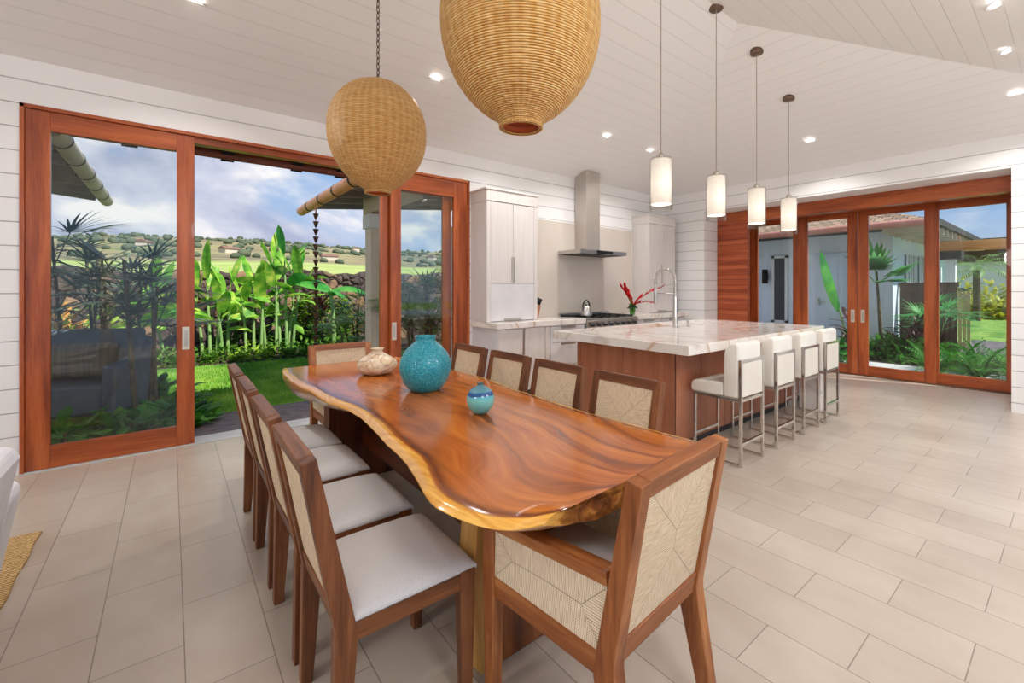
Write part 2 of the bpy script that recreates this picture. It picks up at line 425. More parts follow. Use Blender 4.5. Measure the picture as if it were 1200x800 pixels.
def mk_rattan():
    m, t, p = pmat('rattan_wicker', srgb(190, 135, 70), .5, 0, .35)
    tc = t.n.new('ShaderNodeTexCoord'); uv = t.sep(tc.outputs['UV'])
    rows = t.math('MULTIPLY', uv[1], 105.0); fl = t.math('FLOOR', rows)
    ribs = t.math('MULTIPLY', uv[0], 42 * PI)
    sgn = t.math('SUBTRACT', t.math('MULTIPLY', t.math('MODULO', fl, 2), 2), 1)
    over = t.math('MULTIPLY', t.math('SINE', ribs), sgn)                       # strand goes over / under the rib
    fr = t.math('FRACT', rows); strand = t.math('SINE', t.math('MULTIPLY', fr, PI))
    h = t.math('MULTIPLY', strand, t.math('ADD', .75, t.math('MULTIPLY', over, .25)))
    n = t.noise(t.comb(t.math('MULTIPLY', uv[0], 9), t.math('MULTIPLY', fl, 3.1), 0), 2.2, 4, .6)
    n2 = t.noise(t.comb(t.math('MULTIPLY', uv[0], 60), rows, 0), 3, 3)
    col = t.ramp(t.math('ADD', t.math('MULTIPLY', n, .7), t.math('MULTIPLY', n2, .3)), [(.32, srgb(182, 120, 54)), (.5, srgb(220, 164, 88)), (.68, srgb(244, 206, 138))])
    gap = t.math('SUBTRACT', 1, t.math('DIVIDE', h, .42), clamp=True)
    rib = t.math('ADD', t.math('MULTIPLY', t.math('COSINE', t.math('MULTIPLY', ribs, 2)), .5), .5)
    col = t.mix(t.math('MULTIPLY', rib, .34), col, srgb(236, 206, 150))
    t.link(t.mix(t.math('MULTIPLY', gap, .75), col, srgb(110, 66, 28)), p.inputs['Base Color'])
    t.link(t.bump(h, .9, .006), p.inputs['Normal'])
    # opaque weave: colour and bump only
    return m
M['rattan'] = mk_rattan()

def mk_turq():
    m, t, p = pmat('turquoise_dimpled_glaze', srgb(30, 150, 165), .2, 0, .5, .3)
    tc = t.n.new('ShaderNodeTexCoord'); uv = t.sep(tc.outputs['UV'])
    vo = t.n.new('ShaderNodeTexVoronoi'); vo.feature = 'F1'; vo.inputs['Scale'].default_value = 1; vo.inputs['Randomness'].default_value = .65
    t.link(t.comb(t.math('MULTIPLY', uv[0], 84), t.math('MULTIPLY', uv[1], 88), 0), vo.inputs['Vector'])
    d = vo.outputs['Distance']
    c = t.ramp(d, [(.10, srgb(96, 206, 210)), (.28, srgb(40, 168, 182)), (.62, srgb(18, 136, 158))])
    t.link(c, p.inputs['Base Color'])
    t.link(t.bump(d, .6, .006), p.inputs['Normal']); return m
M['turq'] = mk_turq()
def zband(name, stops, z0, z1, rough=.12, wob=.012, nscale=14):
    m, t, p = pmat(name, stops[0][1], rough, 0, .5, .3)
    z = t.sep(t.coord('Object'))[2]; n = t.noise(t.coord('Object'), nscale, 4)
    f = t.math('DIVIDE', t.math('SUBTRACT', t.math('ADD', z, t.math('MULTIPLY', t.math('SUBTRACT', n, .5), wob)), z0), z1 - z0, clamp=True)
    t.link(t.ramp(f, stops), p.inputs['Base Color']); return m
def mk_spalt():
    m, t, p = pmat('spalted_turned_wood', srgb(222, 200, 170), .3, 0, .4, .2)
    v = t.coord('Object', (1, 1, 2.2), rot=(.5, .3, .2))
    n = t.noise(v, 5, 3, .5, 1.4); b = t.math('ABSOLUTE', t.math('SUBTRACT', n, .52))
    k = t.math('SUBTRACT', 1, t.math('DIVIDE', b, .035), clamp=True)
    base = t.ramp(t.noise(v, 14, 4), [(.35, srgb(214, 184, 146)), (.65, srgb(234, 218, 194))])
    t.link(t.mix(t.math('MULTIPLY', k, .8), base, srgb(150, 96, 58)), p.inputs['Base Color']); return m
M['spalt'] = mk_spalt()

def leafmat(name, c1, c2, c3, scale=6, rough=.45, transl=.35):
    m = bpy.data.materials.new(name); m.use_nodes = True; t = NT(m); p = t.n['Principled BSDF']
    p.inputs['Roughness'].default_value = rough; p.inputs['Specular IOR Level'].default_value = .35
    n = t.noise(t.coord('Object'), scale, 3)
    c = t.ramp(n, [(.3, c1), (.5, c2), (.7, c3)])
    t.link(c, p.inputs['Base Color'])
    tr = t.n.new('ShaderNodeBsdfTranslucent'); t.link(c, tr.inputs[0])
    mx = t.n.new('ShaderNodeMixShader'); mx.inputs[0].default_value = transl
    out = [n for n in t.n if n.type == 'OUTPUT_MATERIAL'][0]
    t.link(p.outputs[0], mx.inputs[1]); t.link(tr.outputs[0], mx.inputs[2]); t.link(mx.outputs[0], out.inputs[0]); return m
M['banana'] = leafmat('banana_leaf', srgb(58, 132, 46), srgb(132, 190, 62), srgb(222, 234, 104), 4.5)
M['banana2'] = leafmat('glossy_green_leaf', srgb(34, 104, 44), srgb(62, 146, 56), srgb(104, 182, 70), 2.4)
M['stem'] = noisy('heliconia_stem', srgb(150, 182, 112), srgb(112, 150, 84), 4, .5, stretch=(1, 1, .15))
M['shrub'] = leafmat('groundcover_leaf', srgb(40, 84, 28), srgb(84, 134, 40), srgb(150, 182, 60), 9)
M['shrubl'] = leafmat('lime_leaf', srgb(92, 140, 34), srgb(150, 188, 54), srgb(198, 214, 90), 9)
M['vine'] = leafmat('wall_vine_leaf', srgb(66, 120, 26), srgb(126, 172, 40), srgb(186, 208, 70), 8)
M['fern'] = leafmat('fern_frond', srgb(34, 88, 28), srgb(62, 130, 40), srgb(110, 172, 62), 5)
M['palm'] = leafmat('dark_fan_palm', srgb(44, 60, 52), srgb(74, 96, 78), srgb(112, 138, 108), 6, .4, .2)
M['rhapis'] = leafmat('lady_palm_leaf', srgb(70, 110, 52), srgb(120, 160, 80), srgb(190, 212, 132), 7, .4, .3)
M['taro'] = leafmat('elephant_ear_leaf', srgb(58, 128, 70), srgb(96, 170, 100), srgb(150, 208, 140), 3)
M['redleaf'] = leafmat('cordyline_leaf', srgb(44, 26, 30), srgb(74, 38, 42), srgb(104, 58, 52), 5)
M['orange'] = leafmat('croton_leaf', srgb(200, 150, 60), srgb(222, 176, 90), srgb(196, 110, 60), 7)
M['hedge'] = leafmat('far_hedge_leaf', srgb(120, 140, 40), srgb(176, 180, 60), srgb(214, 206, 96), 1.2)
M['trunk'] = noisy('cane_bark', srgb(104, 92, 66), srgb(70, 60, 44), 12, .85)
M['soil'] = noisy('garden_soil', srgb(74, 58, 46), srgb(52, 40, 32), 9, .95, 5, .5)
M['stonestrip'] = noisy('basalt_paving', srgb(112, 100, 104), srgb(84, 76, 82), 11, .8, 5, .3)
M['pave'] = noisy('pale_concrete_paving', srgb(196, 196, 196), srgb(176, 178, 180), 3, .8)
M['grass'] = leafmat('lawn_blades', srgb(88, 146, 40), srgb(124, 178, 56), srgb(168, 200, 84), 1.6, .7, .3)
M['lawn'] = noisy('lawn_turf', srgb(78, 126, 40), srgb(138, 168, 72), 1.6, .95, 8, .8, 60, bdist=.02)
M['siding'] = None
def mk_stone():
    m, t, p = pmat('lava_rock_wall', srgb(90, 76, 68), .85, 0, .3)
    v = t.coord('Object', (1, 1, 1))
    dn = t.n.new('ShaderNodeTexNoise'); dn.inputs['Scale'].default_value = 5; t.link(v, dn.inputs['Vector'])
    mv = t.n.new('ShaderNodeVectorMath'); mv.operation = 'SCALE'; mv.inputs['Scale'].default_value = .12
    t.link(dn.outputs['Color'], mv.inputs[0])
    av = t.n.new('ShaderNodeVectorMath'); t.link(v, av.inputs[0]); t.link(mv.outputs[0], av.inputs[1])
    vo = t.n.new('ShaderNodeTexVoronoi'); vo.feature = 'DISTANCE_TO_EDGE'; vo.inputs['Scale'].default_value = 4.2; t.link(av.outputs[0], vo.inputs['Vector'])
    vc = t.n.new('ShaderNodeTexVoronoi'); vc.feature = 'F1'; vc.inputs['Scale'].default_value = 4.2; t.link(av.outputs[0], vc.inputs['Vector'])
    sp = t.n.new('ShaderNodeSeparateColor'); t.link(vc.outputs['Color'], sp.inputs[0])
    col = t.ramp(sp.outputs[0], [(.0, srgb(72, 60, 56)), (.4, srgb(98, 82, 76)), (.75, srgb(122, 102, 90)), (.9, srgb(158, 122, 92))])
    n = t.noise(v, 22, 5)
    col = t.mix(t.math('MULTIPLY', n, .5), col, srgb(56, 48, 46))
    j = t.math('SUBTRACT', 1, t.math('DIVIDE', vo.outputs['Distance'], .05), clamp=True)
    t.link(t.mix(j, col, srgb(38, 32, 30)), p.inputs['Base Color'])
    h = t.math('ADD', t.math('MINIMUM', t.math('MULTIPLY', vo.outputs['Distance'], 5), 1), t.math('MULTIPLY', n, .25))
    t.link(t.bump(h, .9, .05), p.inputs['Normal']); return m
M['stone'] = mk_stone()
def mk_siding():
    m, t, p = pmat('board_and_batten', srgb(224, 232, 244), .6, 0, .3)
    o = t.sep(t.coord('Object')); s = t.math('ADD', o[0], o[1])
    fr = t.math('FRACT', t.math('DIVIDE', t.math('ADD', s, 50), .3))
    d = t.math('MULTIPLY', t.math('MINIMUM', fr, t.math('SUBTRACT', 1, fr)), .3)
    g = t.math('LESS_THAN', d, .022)
    e = t.math('SUBTRACT', 1, t.math('DIVIDE', t.math('ABSOLUTE', t.math('SUBTRACT', d, .022)), .006), clamp=True)
    t.link(t.mix(t.math('MULTIPLY', e, .4), srgb(226, 234, 246), srgb(160, 170, 186)), p.inputs['Base Color'])
    t.link(t.bump(g, .6, .02), p.inputs['Normal']); return m
M['siding'] = mk_siding()
def mk_shingle():
    m, t, p = pmat('cedar_shingles', srgb(168, 142, 120), .85, 0, .2)
    b = t.n.new('ShaderNodeTexBrick'); b.inputs['Scale'].default_value = 1; b.inputs['Brick Width'].default_value = .18; b.inputs['Row Height'].default_value = .16; b.inputs['Mortar Size'].default_value = .012
    tc = t.n.new('ShaderNodeTexCoord'); t.link(tc.outputs['UV'], b.inputs['Vector'])
    b.inputs['Color1'].default_value = srgb(188, 158, 132); b.inputs['Color2'].default_value = srgb(136, 112, 96); b.inputs['Mortar'].default_value = srgb(80, 64, 54)
    t.link(b.outputs['Color'], p.inputs['Base Color']); return m
M['shingle'] = mk_shingle()
def mk_rug():
    m, t, p = pmat('braided_jute', srgb(200, 165, 112), .95, 0, .1)
    v = t.coord('Object', (1, 1, 1)); w = t.n.new('ShaderNodeTexWave'); w.bands_direction = 'Y'; w.inputs['Scale'].default_value = 16; w.inputs['Distortion'].default_value = 3; w.inputs['Detail Scale'].default_value = 6; t.link(v, w.inputs['Vector'])
    n = t.noise(v, 90, 4); f = t.math('ADD', t.math('MULTIPLY', w.outputs['Fac'], .4), t.math('MULTIPLY', n, .6))
    t.link(t.ramp(f, [(.3, srgb(150, 110, 64)), (.5, srgb(202, 164, 110)), (.75, srgb(230, 202, 150))]), p.inputs['Base Color'])
    t.link(t.bump(f, .9, .01), p.inputs['Normal']); return m
M['rug'] = mk_rug()
def mk_hill():
    m, t, p = pmat('far_hillside', srgb(120, 130, 80), .95, 0, .1)
    o = t.sep(t.coord('Object'))
    n = t.noise(t.coord('Object', (.012, .02, .02)), 1.5, 6, .6)
    n2 = t.noise(t.coord('Object', (.1, .16, .16)), 1, 6, .7)
    c = t.ramp(t.math('ADD', t.math('MULTIPLY', n, .55), t.math('MULTIPLY', n2, .45)), [(.36, srgb(70, 86, 60)), (.46, srgb(124, 116, 92)), (.54, srgb(150, 140, 104)), (.64, srgb(110, 128, 74))])
    near = t.math('SUBTRACT', 1, t.math('DIVIDE', t.math('SUBTRACT', o[1], 108), 10), clamp=True)
    t.link(t.mix(near, c, t.ramp(n2, [(.3, srgb(136, 156, 84)), (.7, srgb(176, 184, 116))])), p.inputs['Base Color']); return m
M['hill'] = mk_hill()
M['fartree'] = noisy('far_tree_canopy', srgb(70, 84, 66), srgb(96, 104, 78), .4, .95)
M['farhouse'] = simple('far_house_wall', srgb(206, 190, 172), .9)
M['farroof'] = simple('far_house_roof', srgb(128, 96, 84), .9)
M['sea'] = simple('turquoise_pond', srgb(120, 196, 204), .2)

# ------------------------------------------------------------------ room shell
H = .338
ZC = 3.084; YB = 5.02; XR = 7.183; YR = 2.203; ZR = ZC + (YB - YR) * H; XA = XR - (YB - YR); YF = 2 * YR - YB
XL = -5.0
# floor
fm = MB(); fm.box(XL, YF - 3.4, -.12, 8.6, 5.24, 0); struct(fm.build('floor', M['floor']), 'beige porcelain tile floor in a running bond')
# back wall with opening
ox0, ox1, oz1 = -.858, 2.944, 2.752
bw = MB()
bw.box(XL, YB, 0, ox0, 5.22, ZC + .02); bw.box(ox1, YB, 0, 7.4, 5.22, ZC + .02); bw.box(ox0, YB, oz1, ox1, 5.22, ZC + .02)
struct(bw.build('wall_back', M['wall']), 'white shiplap wall with the wide garden opening and kitchen run')
# right wall with recess
rw = MB()
rw.box(XR, 4.222, 0, 7.62, YB + .2, ZC + .02)
rw.box(XR, YF, 0, 7.62, .491, ZC + .02)
rw.box(XR, .491, 2.718, 8.6, 4.222, ZC + .02)
rw.box(7.62, 4.4, 0, 8.6, 5.22, ZC); rw.box(7.62, -.4, 0, 8.6, .45, ZC)
struct(rw.build('wall_right', M['wall']), 'white shiplap wall around the recessed patio doors')
lw = MB(); lw.box(XL - .2, YF, 0, XL, 5.22, ZC + 1.0); struct(lw.build('wall_left', M['wall']))
# ceiling planes (UV: metres along / metres down the slope)
cm = MB()
def cplane(pts, o, du, dv):
    o = Vector(o); du = Vector(du).normalized(); dv = Vector(dv).normalized()
    vs = [Vector(p) for p in pts]
    if (vs[1] - vs[0]).cross(vs[2] - vs[1]).z > 0: vs = vs[::-1]     # normals face the room
    cm.add(vs, [tuple(range(len(vs)))], [[((v - o).dot(du), (v - o).dot(dv)) for v in vs]])
k1 = (0, -1, H)
cplane([(XL, YB, ZC), (XL, YR, ZR), (XA, YR, ZR), (XR, YB, ZC)], (0, YB, ZC), (1, 0, 0), k1)
cplane([(XL, YF, ZC), (XR, YF, ZC), (XA, YR, ZR), (XL, YR, ZR)], (0, YF, ZC), (1, 0, 0), (0, 1, H))
cplane([(XR, YB, ZC), (XA, YR, ZR), (XR, YF, ZC)], (XR, 0, ZC), (0, 1, 0), (-1, 0, H))
ce = cm.build('ceiling', M['ceil']); struct(ce, 'white board vaulted ceiling with a hipped end')
sl = ce.modifiers.new('s', 'SOLIDIFY'); sl.thickness = .12; sl.offset = -1
# unseen roof added behind the camera to keep direct sun out, and its columns
lr = MB(); lr.box(XL, YF - 3.4, ZC, 8.7, YF, ZC + .12); struct(lr.build('ceiling_sun_block', M['white']))
lr2 = MB()
for x in (XL, -1.2, 3.0, 7.0): lr2.box(x, YF - 3.4, 0, x + .22, YF - 3.18, ZC)
struct(lr2.build('column_front', M['white']))

# recess trim: fascia beam, boarded pocket, jambs
bm_ = MB(); bm_.box(7.62, .45, 2.525, 7.76, 4.26, 2.716); o = bm_.build('trim_1', M['mah_y'], bevel=.004); struct(o, 'mahogany fascia beam above the patio doors')
pk = MB(); pk.box(7.63, 3.68, 0, 7.74, 4.222, 2.53); o = pk.build('trim_2', M['slats'], bevel=.003); struct(o, 'horizontal mahogany boards beside the patio doors')
o = MB().box(7.74, 4.1, 0, 8.55, 4.4, 2.7).build('trim_3', M['mah_z']); struct(o, 'mahogany jamb behind the boarded panel')
o = MB().box(7.76, .45, 2.6, 8.55, 4.0, 2.75).build('trim_4', M['mah_y']); struct(o, 'mahogany door head above the patio doors')
o = MB().box(8.36, .44, 0, 8.56, .497, 2.62).build('trim_5', M['mah_z'], bevel=.003); struct(o, 'mahogany jamb at the white wall end')
o = MB().box(8.33, .44, -.005, 8.6, 4.1, .012).build('trim_6', M['bronze']); struct(o, 'door track sill of the patio doors')
# left opening frame
fr = MB(); fr.box(ox0, YB - .012, 0, ox0 + .024, 5.2, oz1); struct(fr.build('trim_7', M['mah_z'], bevel=.002), 'mahogany jamb at the left end of the garden opening')
fr = MB(); fr.box(ox1 - .03, YB - .012, 0, ox1, 5.2, oz1); struct(fr.build('trim_8', M['mah_z'], bevel=.002), 'mahogany jamb beside the tall pale cabinet')
fr = MB(); fr.box(ox0, YB - .012, oz1 - .03, ox1, YB + .02, oz1); fr.box(ox0, YB + .02, 2.665, ox1, YB + .11, oz1 - .02); fr.box(ox0, YB + .11, 2.70, ox1, 5.2, oz1 - .02); struct(fr.build('trim_9', M['mah_x'], bevel=.002), 'mahogany head above the garden opening')
o = MB().box(ox0, YB - .03, -.004, ox1, 5.24, .006).build('trim_10', M['pave']); struct(o, 'pale stone threshold of the garden opening')

def door(name, axis, a0, a1, pos, z0, z1, ls, rs, br, tr, th, label, handle=None, hz=.93, hm='plate', hside=-1):
    """sliding glass panel along axis 'x' or 'y', its face at pos and thickness th behind it"""
    r = thing(name, label, None, (0, 0, 0), kind='structure')
    def b(m, u0, u1, q0, q1, zz0, zz1):
        if axis == 'x': m.box(u0, q0, zz0, u1, q1, zz1)
        else: m.box(q0, u0, zz0, q1, u1, zz1)
        return m
    b(MB(), a0, a0 + ls, pos, pos + th, z0, z1).build('stile', M['mah_z'], r, bevel=.003)
    b(MB(), a1 - rs, a1, pos, pos + th, z0, z1).build('stile', M['mah_z'], r, bevel=.003)
    rm = M['mah_' + axis]
    b(MB(), a0 + ls, a1 - rs, pos, pos + th, z0, z0 + br).build('bottom_rail', rm, r, bevel=.003)
    b(MB(), a0 + ls, a1 - rs, pos, pos + th, z1 - tr, z1).build('top_rail', rm, r, bevel=.003)
    b(MB(), a0 + ls - .005, a1 - rs + .005, pos + th * .5, pos + th * .5 + .006, z0 + br - .005, z1 - tr + .005).build('glass_pane', M['glass'], r)
    if handle is not None:
        m = MB(); b(m, handle - .026, handle + .026, pos - .005, pos, hz - .1, hz + .1)
        pl = m.build('pull_plate', M[hm], r, bevel=.002)
        m = MB(); b(m, handle - .012, handle + .012, pos - .007, pos - .005, hz - .07, hz + .07)
        m.build('pull_recess', M['nickel'], pl)
    return r
door('door_1', 'x', -.834, .162, YB + .005, .008, 2.72, .13, .122, .17, .145, .045, 'left sliding glass panel of the garden opening', .103, .94)
door('door_2', 'x', 1.922, 2.914, YB + .005, .008, 2.72, .122, .19, .17, .2, .045, 'sliding glass panel nearest the tall cabinet', 1.962, .886)
door('door_3', 'x', 1.83, 2.72, YB + .075, .008, 2.664, .11, .11, .17, .15, .045, 'glass panel stacked behind another at the garden opening')
door('door_4', 'y', 3.1, 4.1, 8.46, .008, 2.66, .14, .22, .15, .13, .045, 'patio glass panel next to the boarded mahogany pocket')
door('door_5', 'y', 2.272, 3.234, 8.39, .008, 2.66, .138, .235, .15, .15, .045, 'patio glass panel second from the boarded pocket', 2.335, .935)
door('door_6', 'y', 1.322, 2.264, 8.39, .008, 2.66, .128, .135, .15, .15, .045, 'patio glass panel showing the fan plants', 2.2, .935)
door('door_7', 'y', .49, 1.4, 8.46, .008, 2.66, .135, .1, .15, .16, .045, 'patio glass panel at the white wall end')

# ------------------------------------------------------------------ ceiling lights
def downlight(name, x, y, plane, label, power):
    if plane == 'b': z = ZC + (YB - y) * H; rot = (math.atan(H), 0, 0)
    elif plane == 'f': z = ZC + (y - YF) * H; rot = (-math.atan(H), 0, 0)
    else: z = ZC + (XR - x) * H; rot = (0, -math.atan(H), 0)
    t = thing(name, label, 'downlight', (x, y, z - .002), 0, 'recessed downlights in the vaulted ceiling'); t.rotation_euler = rot
    MB().lathe([(.05, -.002), (.052, -.007), (.068, -.006), (.072, 0), (.05, .0)], 24).build('trim_ring', M['white'], t)
    MB().disc((0, 0, -.003), .05, 20, -1).build('lens', M['lens'], t)
    l = bpy.data.lights.new('downlight_lamp', 'AREA'); l.shape = 'DISK'; l.size = .1; l.energy = power; l.color = (1, .975, .95)
    lo = bpy.data.objects.new('downlight_lamp', l); COL.objects.link(lo); lo.parent = t; lo.location = (0, 0, -.03)
    l.spread = R2(130); lo.rotation_euler = (-rot[0], -rot[1], 0)
    return t
M['lens'] = simple('lit_lens', (1, 1, 1, 1), .4, emit=(1, .96, .9, 1), estr=6)
DP = 13.5
dl = [(.13, 4.03, 'b', 'downlight above the left glass door'), (1.98, 4.03, 'b', 'downlight between the two rattan globes'), (3.25, 4.05, 'b', 'downlight behind the large near rattan globe'),
      (4.46, 4.07, 'b', 'downlight in front of the steel range hood'), (5.42, 4.08, 'b', 'downlight above the range, second from the room corner'), (6.57, 4.2, 'b', 'downlight nearest the back room corner'),
      (6.485, 2.28, 'h', 'downlight alone on the hipped end above the patio doors'), (6.49, .41, 'h', 'downlight low at the far right edge of the hipped ceiling'),
      (4.53, .375, 'f', 'downlight at the top right edge of the front slope'), (5.51, .39, 'f', 'downlight on the front slope below the topmost one')]
for x, y, p, lab in dl: downlight('downlight', x, y, p, lab, DP)

# ------------------------------------------------------------------ glass pendants over the island
def mk_shade():
    m, t, p = pmat('frosted_seeded_glass', (.95, .93, .9, 1), .3, 0, .5)
    n = t.noise(t.coord('Object'), 90, 3)
    z = t.sep(t.coord('Object'))[2]
    t.link(t.ramp(n, [(.35, srgb(236, 228, 216)), (.65, srgb(255, 252, 246))]), p.inputs['Base Color'])
    p.inputs['Emission Color'].default_value = (1, .9, .76, 1); p.inputs['Emission Strength'].default_value = .5
    g = t.math('SUBTRACT', z, .2); gl = t.math('SUBTRACT', 1, t.math('MULTIPLY', t.math('ABSOLUTE', g), 3.2), clamp=True)
    t.link(t.math('ADD', .32, t.math('MULTIPLY', gl, .5)), p.inputs['Emission Strength'])
    t.link(t.bump(n, .5, .004), p.inputs['Normal']); return m
M['shade'] = mk_shade()
M['bulbglow'] = simple('lit_bulb_tube', (1, 1, 1, 1), .5, emit=(1, .92, .8, 1), estr=5)
M['clearglass'] = mk_glass('seeded_clear_glass', (.92, .91, .9, 1))
M['cordm'] = simple('pendant_cord', srgb(150, 136, 118), .5)
pl_x = [(3.092, 'nearest the range hood'), (3.958, 'second from the range hood'), (4.784, 'third from the range hood'), (5.598, 'nearest the patio doors')]
for i, (x, w) in enumerate(pl_x):
    y = YR; zc = ZR if x < XA else ZC + (XR - x) * H
    zt, zb = 2.44, 2.015
    if i == 0: x = 3.09
    t = thing('glass_pendant', 'clear cylinder glass pendant over the island, ' + w, 'pendant light', (x, y, zb), 0, 'glass cylinder pendants over the island')
    MB().lathe([(.0, zc - zb - .03), (.06, zc - zb - .03), (.064, zc - zb - .024), (.064, zc - zb + .03), (0, zc - zb + .03)], 24).build('ceiling_canopy', M['bronze'], t)
    MB().tube([(0, 0, zt - zb), (0, 0, zc - zb - .02)], .0035, 8).build('cord', M['cordm'], t)
    hgt = zt - zb
    MB().lathe([(.088, 0), (.09, 0), (.09, hgt), (.087, hgt), (.087, 0), (.088, 0)], 32).build('outer_glass', M['clearglass'], t)
    MB().lathe([(.08, .05), (.083, .05), (.083, hgt - .012), (.02, hgt - .004), (0, hgt - .004)], 28).build('inner_shade', M['shade'], t)
    MB().lathe([(0, .12), (.03, .12), (.034, .14), (.034, .34), (.0, .36)], 16).build('bulb', M['bulbglow'], t)
    MB().lathe([(0, hgt - .004), (.03, hgt - .004), (.03, hgt + .03), (.012, hgt + .05), (0, hgt + .05)], 16).build('cap', M['nickel'], t)

# ------------------------------------------------------------------ rattan globes over the table
def rattan(y, label, x=1.2):
    z0, z1 = 2.095, 2.935; h = z1 - z0; rr = .353
    t = thing('rattan_pendant', label, 'pendant light', (x, y, z0), .4, 'woven rattan globes over the dining table')
    pr = []
    for i in range(41):
        a = i / 40
        z = a * h
        # egg: widest a little above the middle, open neck below
        c = .54; u = (a - c) / (c if a < c else 1 - c)
        r = rr * math.sqrt(max(0, 1 - abs(u) ** 2.15)) if a > c else rr * (1 - abs(u) ** 2.1) ** .62
        r = max(r, .088 if a < c else .03)
        pr.append((r, z))
    MB().lathe(pr, 96).build('wicker_globe', M['rattan'], t)
    MB().lathe([(.078, .002), (.086, -.008), (.098, -.004), (.098, .012), (.086, .02), (.078, .014)], 40).build('neck_ring', M['rattan'], t)
    MB().lathe([(.072, .03), (.08, .0), (.082, .002), (.075, .05), (.06, .08), (0, .1)], 32).build('neck_liner', M['liner'], t)
    MB().ball((0, 0, .45), .05, 12, 8).build('bulb', M['bulbglow'], t)
    zc = ZC + (YB - y) * H if y > YR else ZC + (y - YF) * H
    top = zc - z0
    ch = MB(); z = h + .0; k = 0
    L = .05
    while z < top - .02:
        pts = []
        for j in range(13):
            a = 2 * PI * j / 12; px = .011 * math.cos(a); pz = L * .5 * math.sin(a) * 1.15
            pts.append((px, 0, z + L / 2 + pz) if k % 2 == 0 else (0, px, z + L / 2 + pz))
        ch.tube(pts, .0034, 5, False); z += L * .86; k += 1
    ch.build('chain', M['chain'], t)
    MB().lathe([(0, h + .02), (.05, h + .012), (.055, h - .004), (.03, h - .01), (0, h - .01)], 20).build('top_cap', M['rattan'], t)
    MB().lathe([(0, top - .03), (.06, top - .03), (.065, top - .02), (.065, top + .03), (0, top + .03)], 24).build('ceiling_canopy', M['bronze'], t)
    return t
M['liner'] = noisy('terracotta_liner', srgb(184, 84, 40), srgb(160, 70, 34), 5, .6)
rattan(3.389, 'woven rattan globe pendant hanging nearer the garden opening')
rattan(1.598, 'large woven rattan globe pendant cut by the top of the photo')

# ------------------------------------------------------------------ dining table
TZ = .76
Lpts = [(.952, .80), (.962, .74), (.985, .69), (1.02, .655), (1.07, .628), (1.13, .608), (1.212, .594), (1.299, .606), (1.43, .632), (1.554, .656), (1.681, .668), (1.86, .684), (2.061, .706), (2.269, .715), (2.433, .713), (2.567, .692), (2.682, .668), (2.873, .658), (3.019, .652), (3.147, .634), (3.358, .621), (3.701, .628), (3.86, .645), (3.945, .668)]
Rpts = [(.952, 1.655), (1.255, 1.628), (1.6, 1.606), (2.06, 1.63), (2.247, 1.632), (2.6, 1.672), (2.85, 1.676), (3.094, 1.655), (3.5, 1.625), (3.945, 1.615)]
def interp(P, y):
    if y <= P[0][0]: return P[0][1]
    for (a, b), (c, d) in zip(P, P[1:]):
        if y <= c:
            s = (y - a) / (c - a)
            return b + (d - b) * s
    return P[-1][1]
def smooth_interp(P, y, w=.025):
    return sum(interp(P, y + k * w) for k in (-1, -.5, 0, .5, 1)) / 5
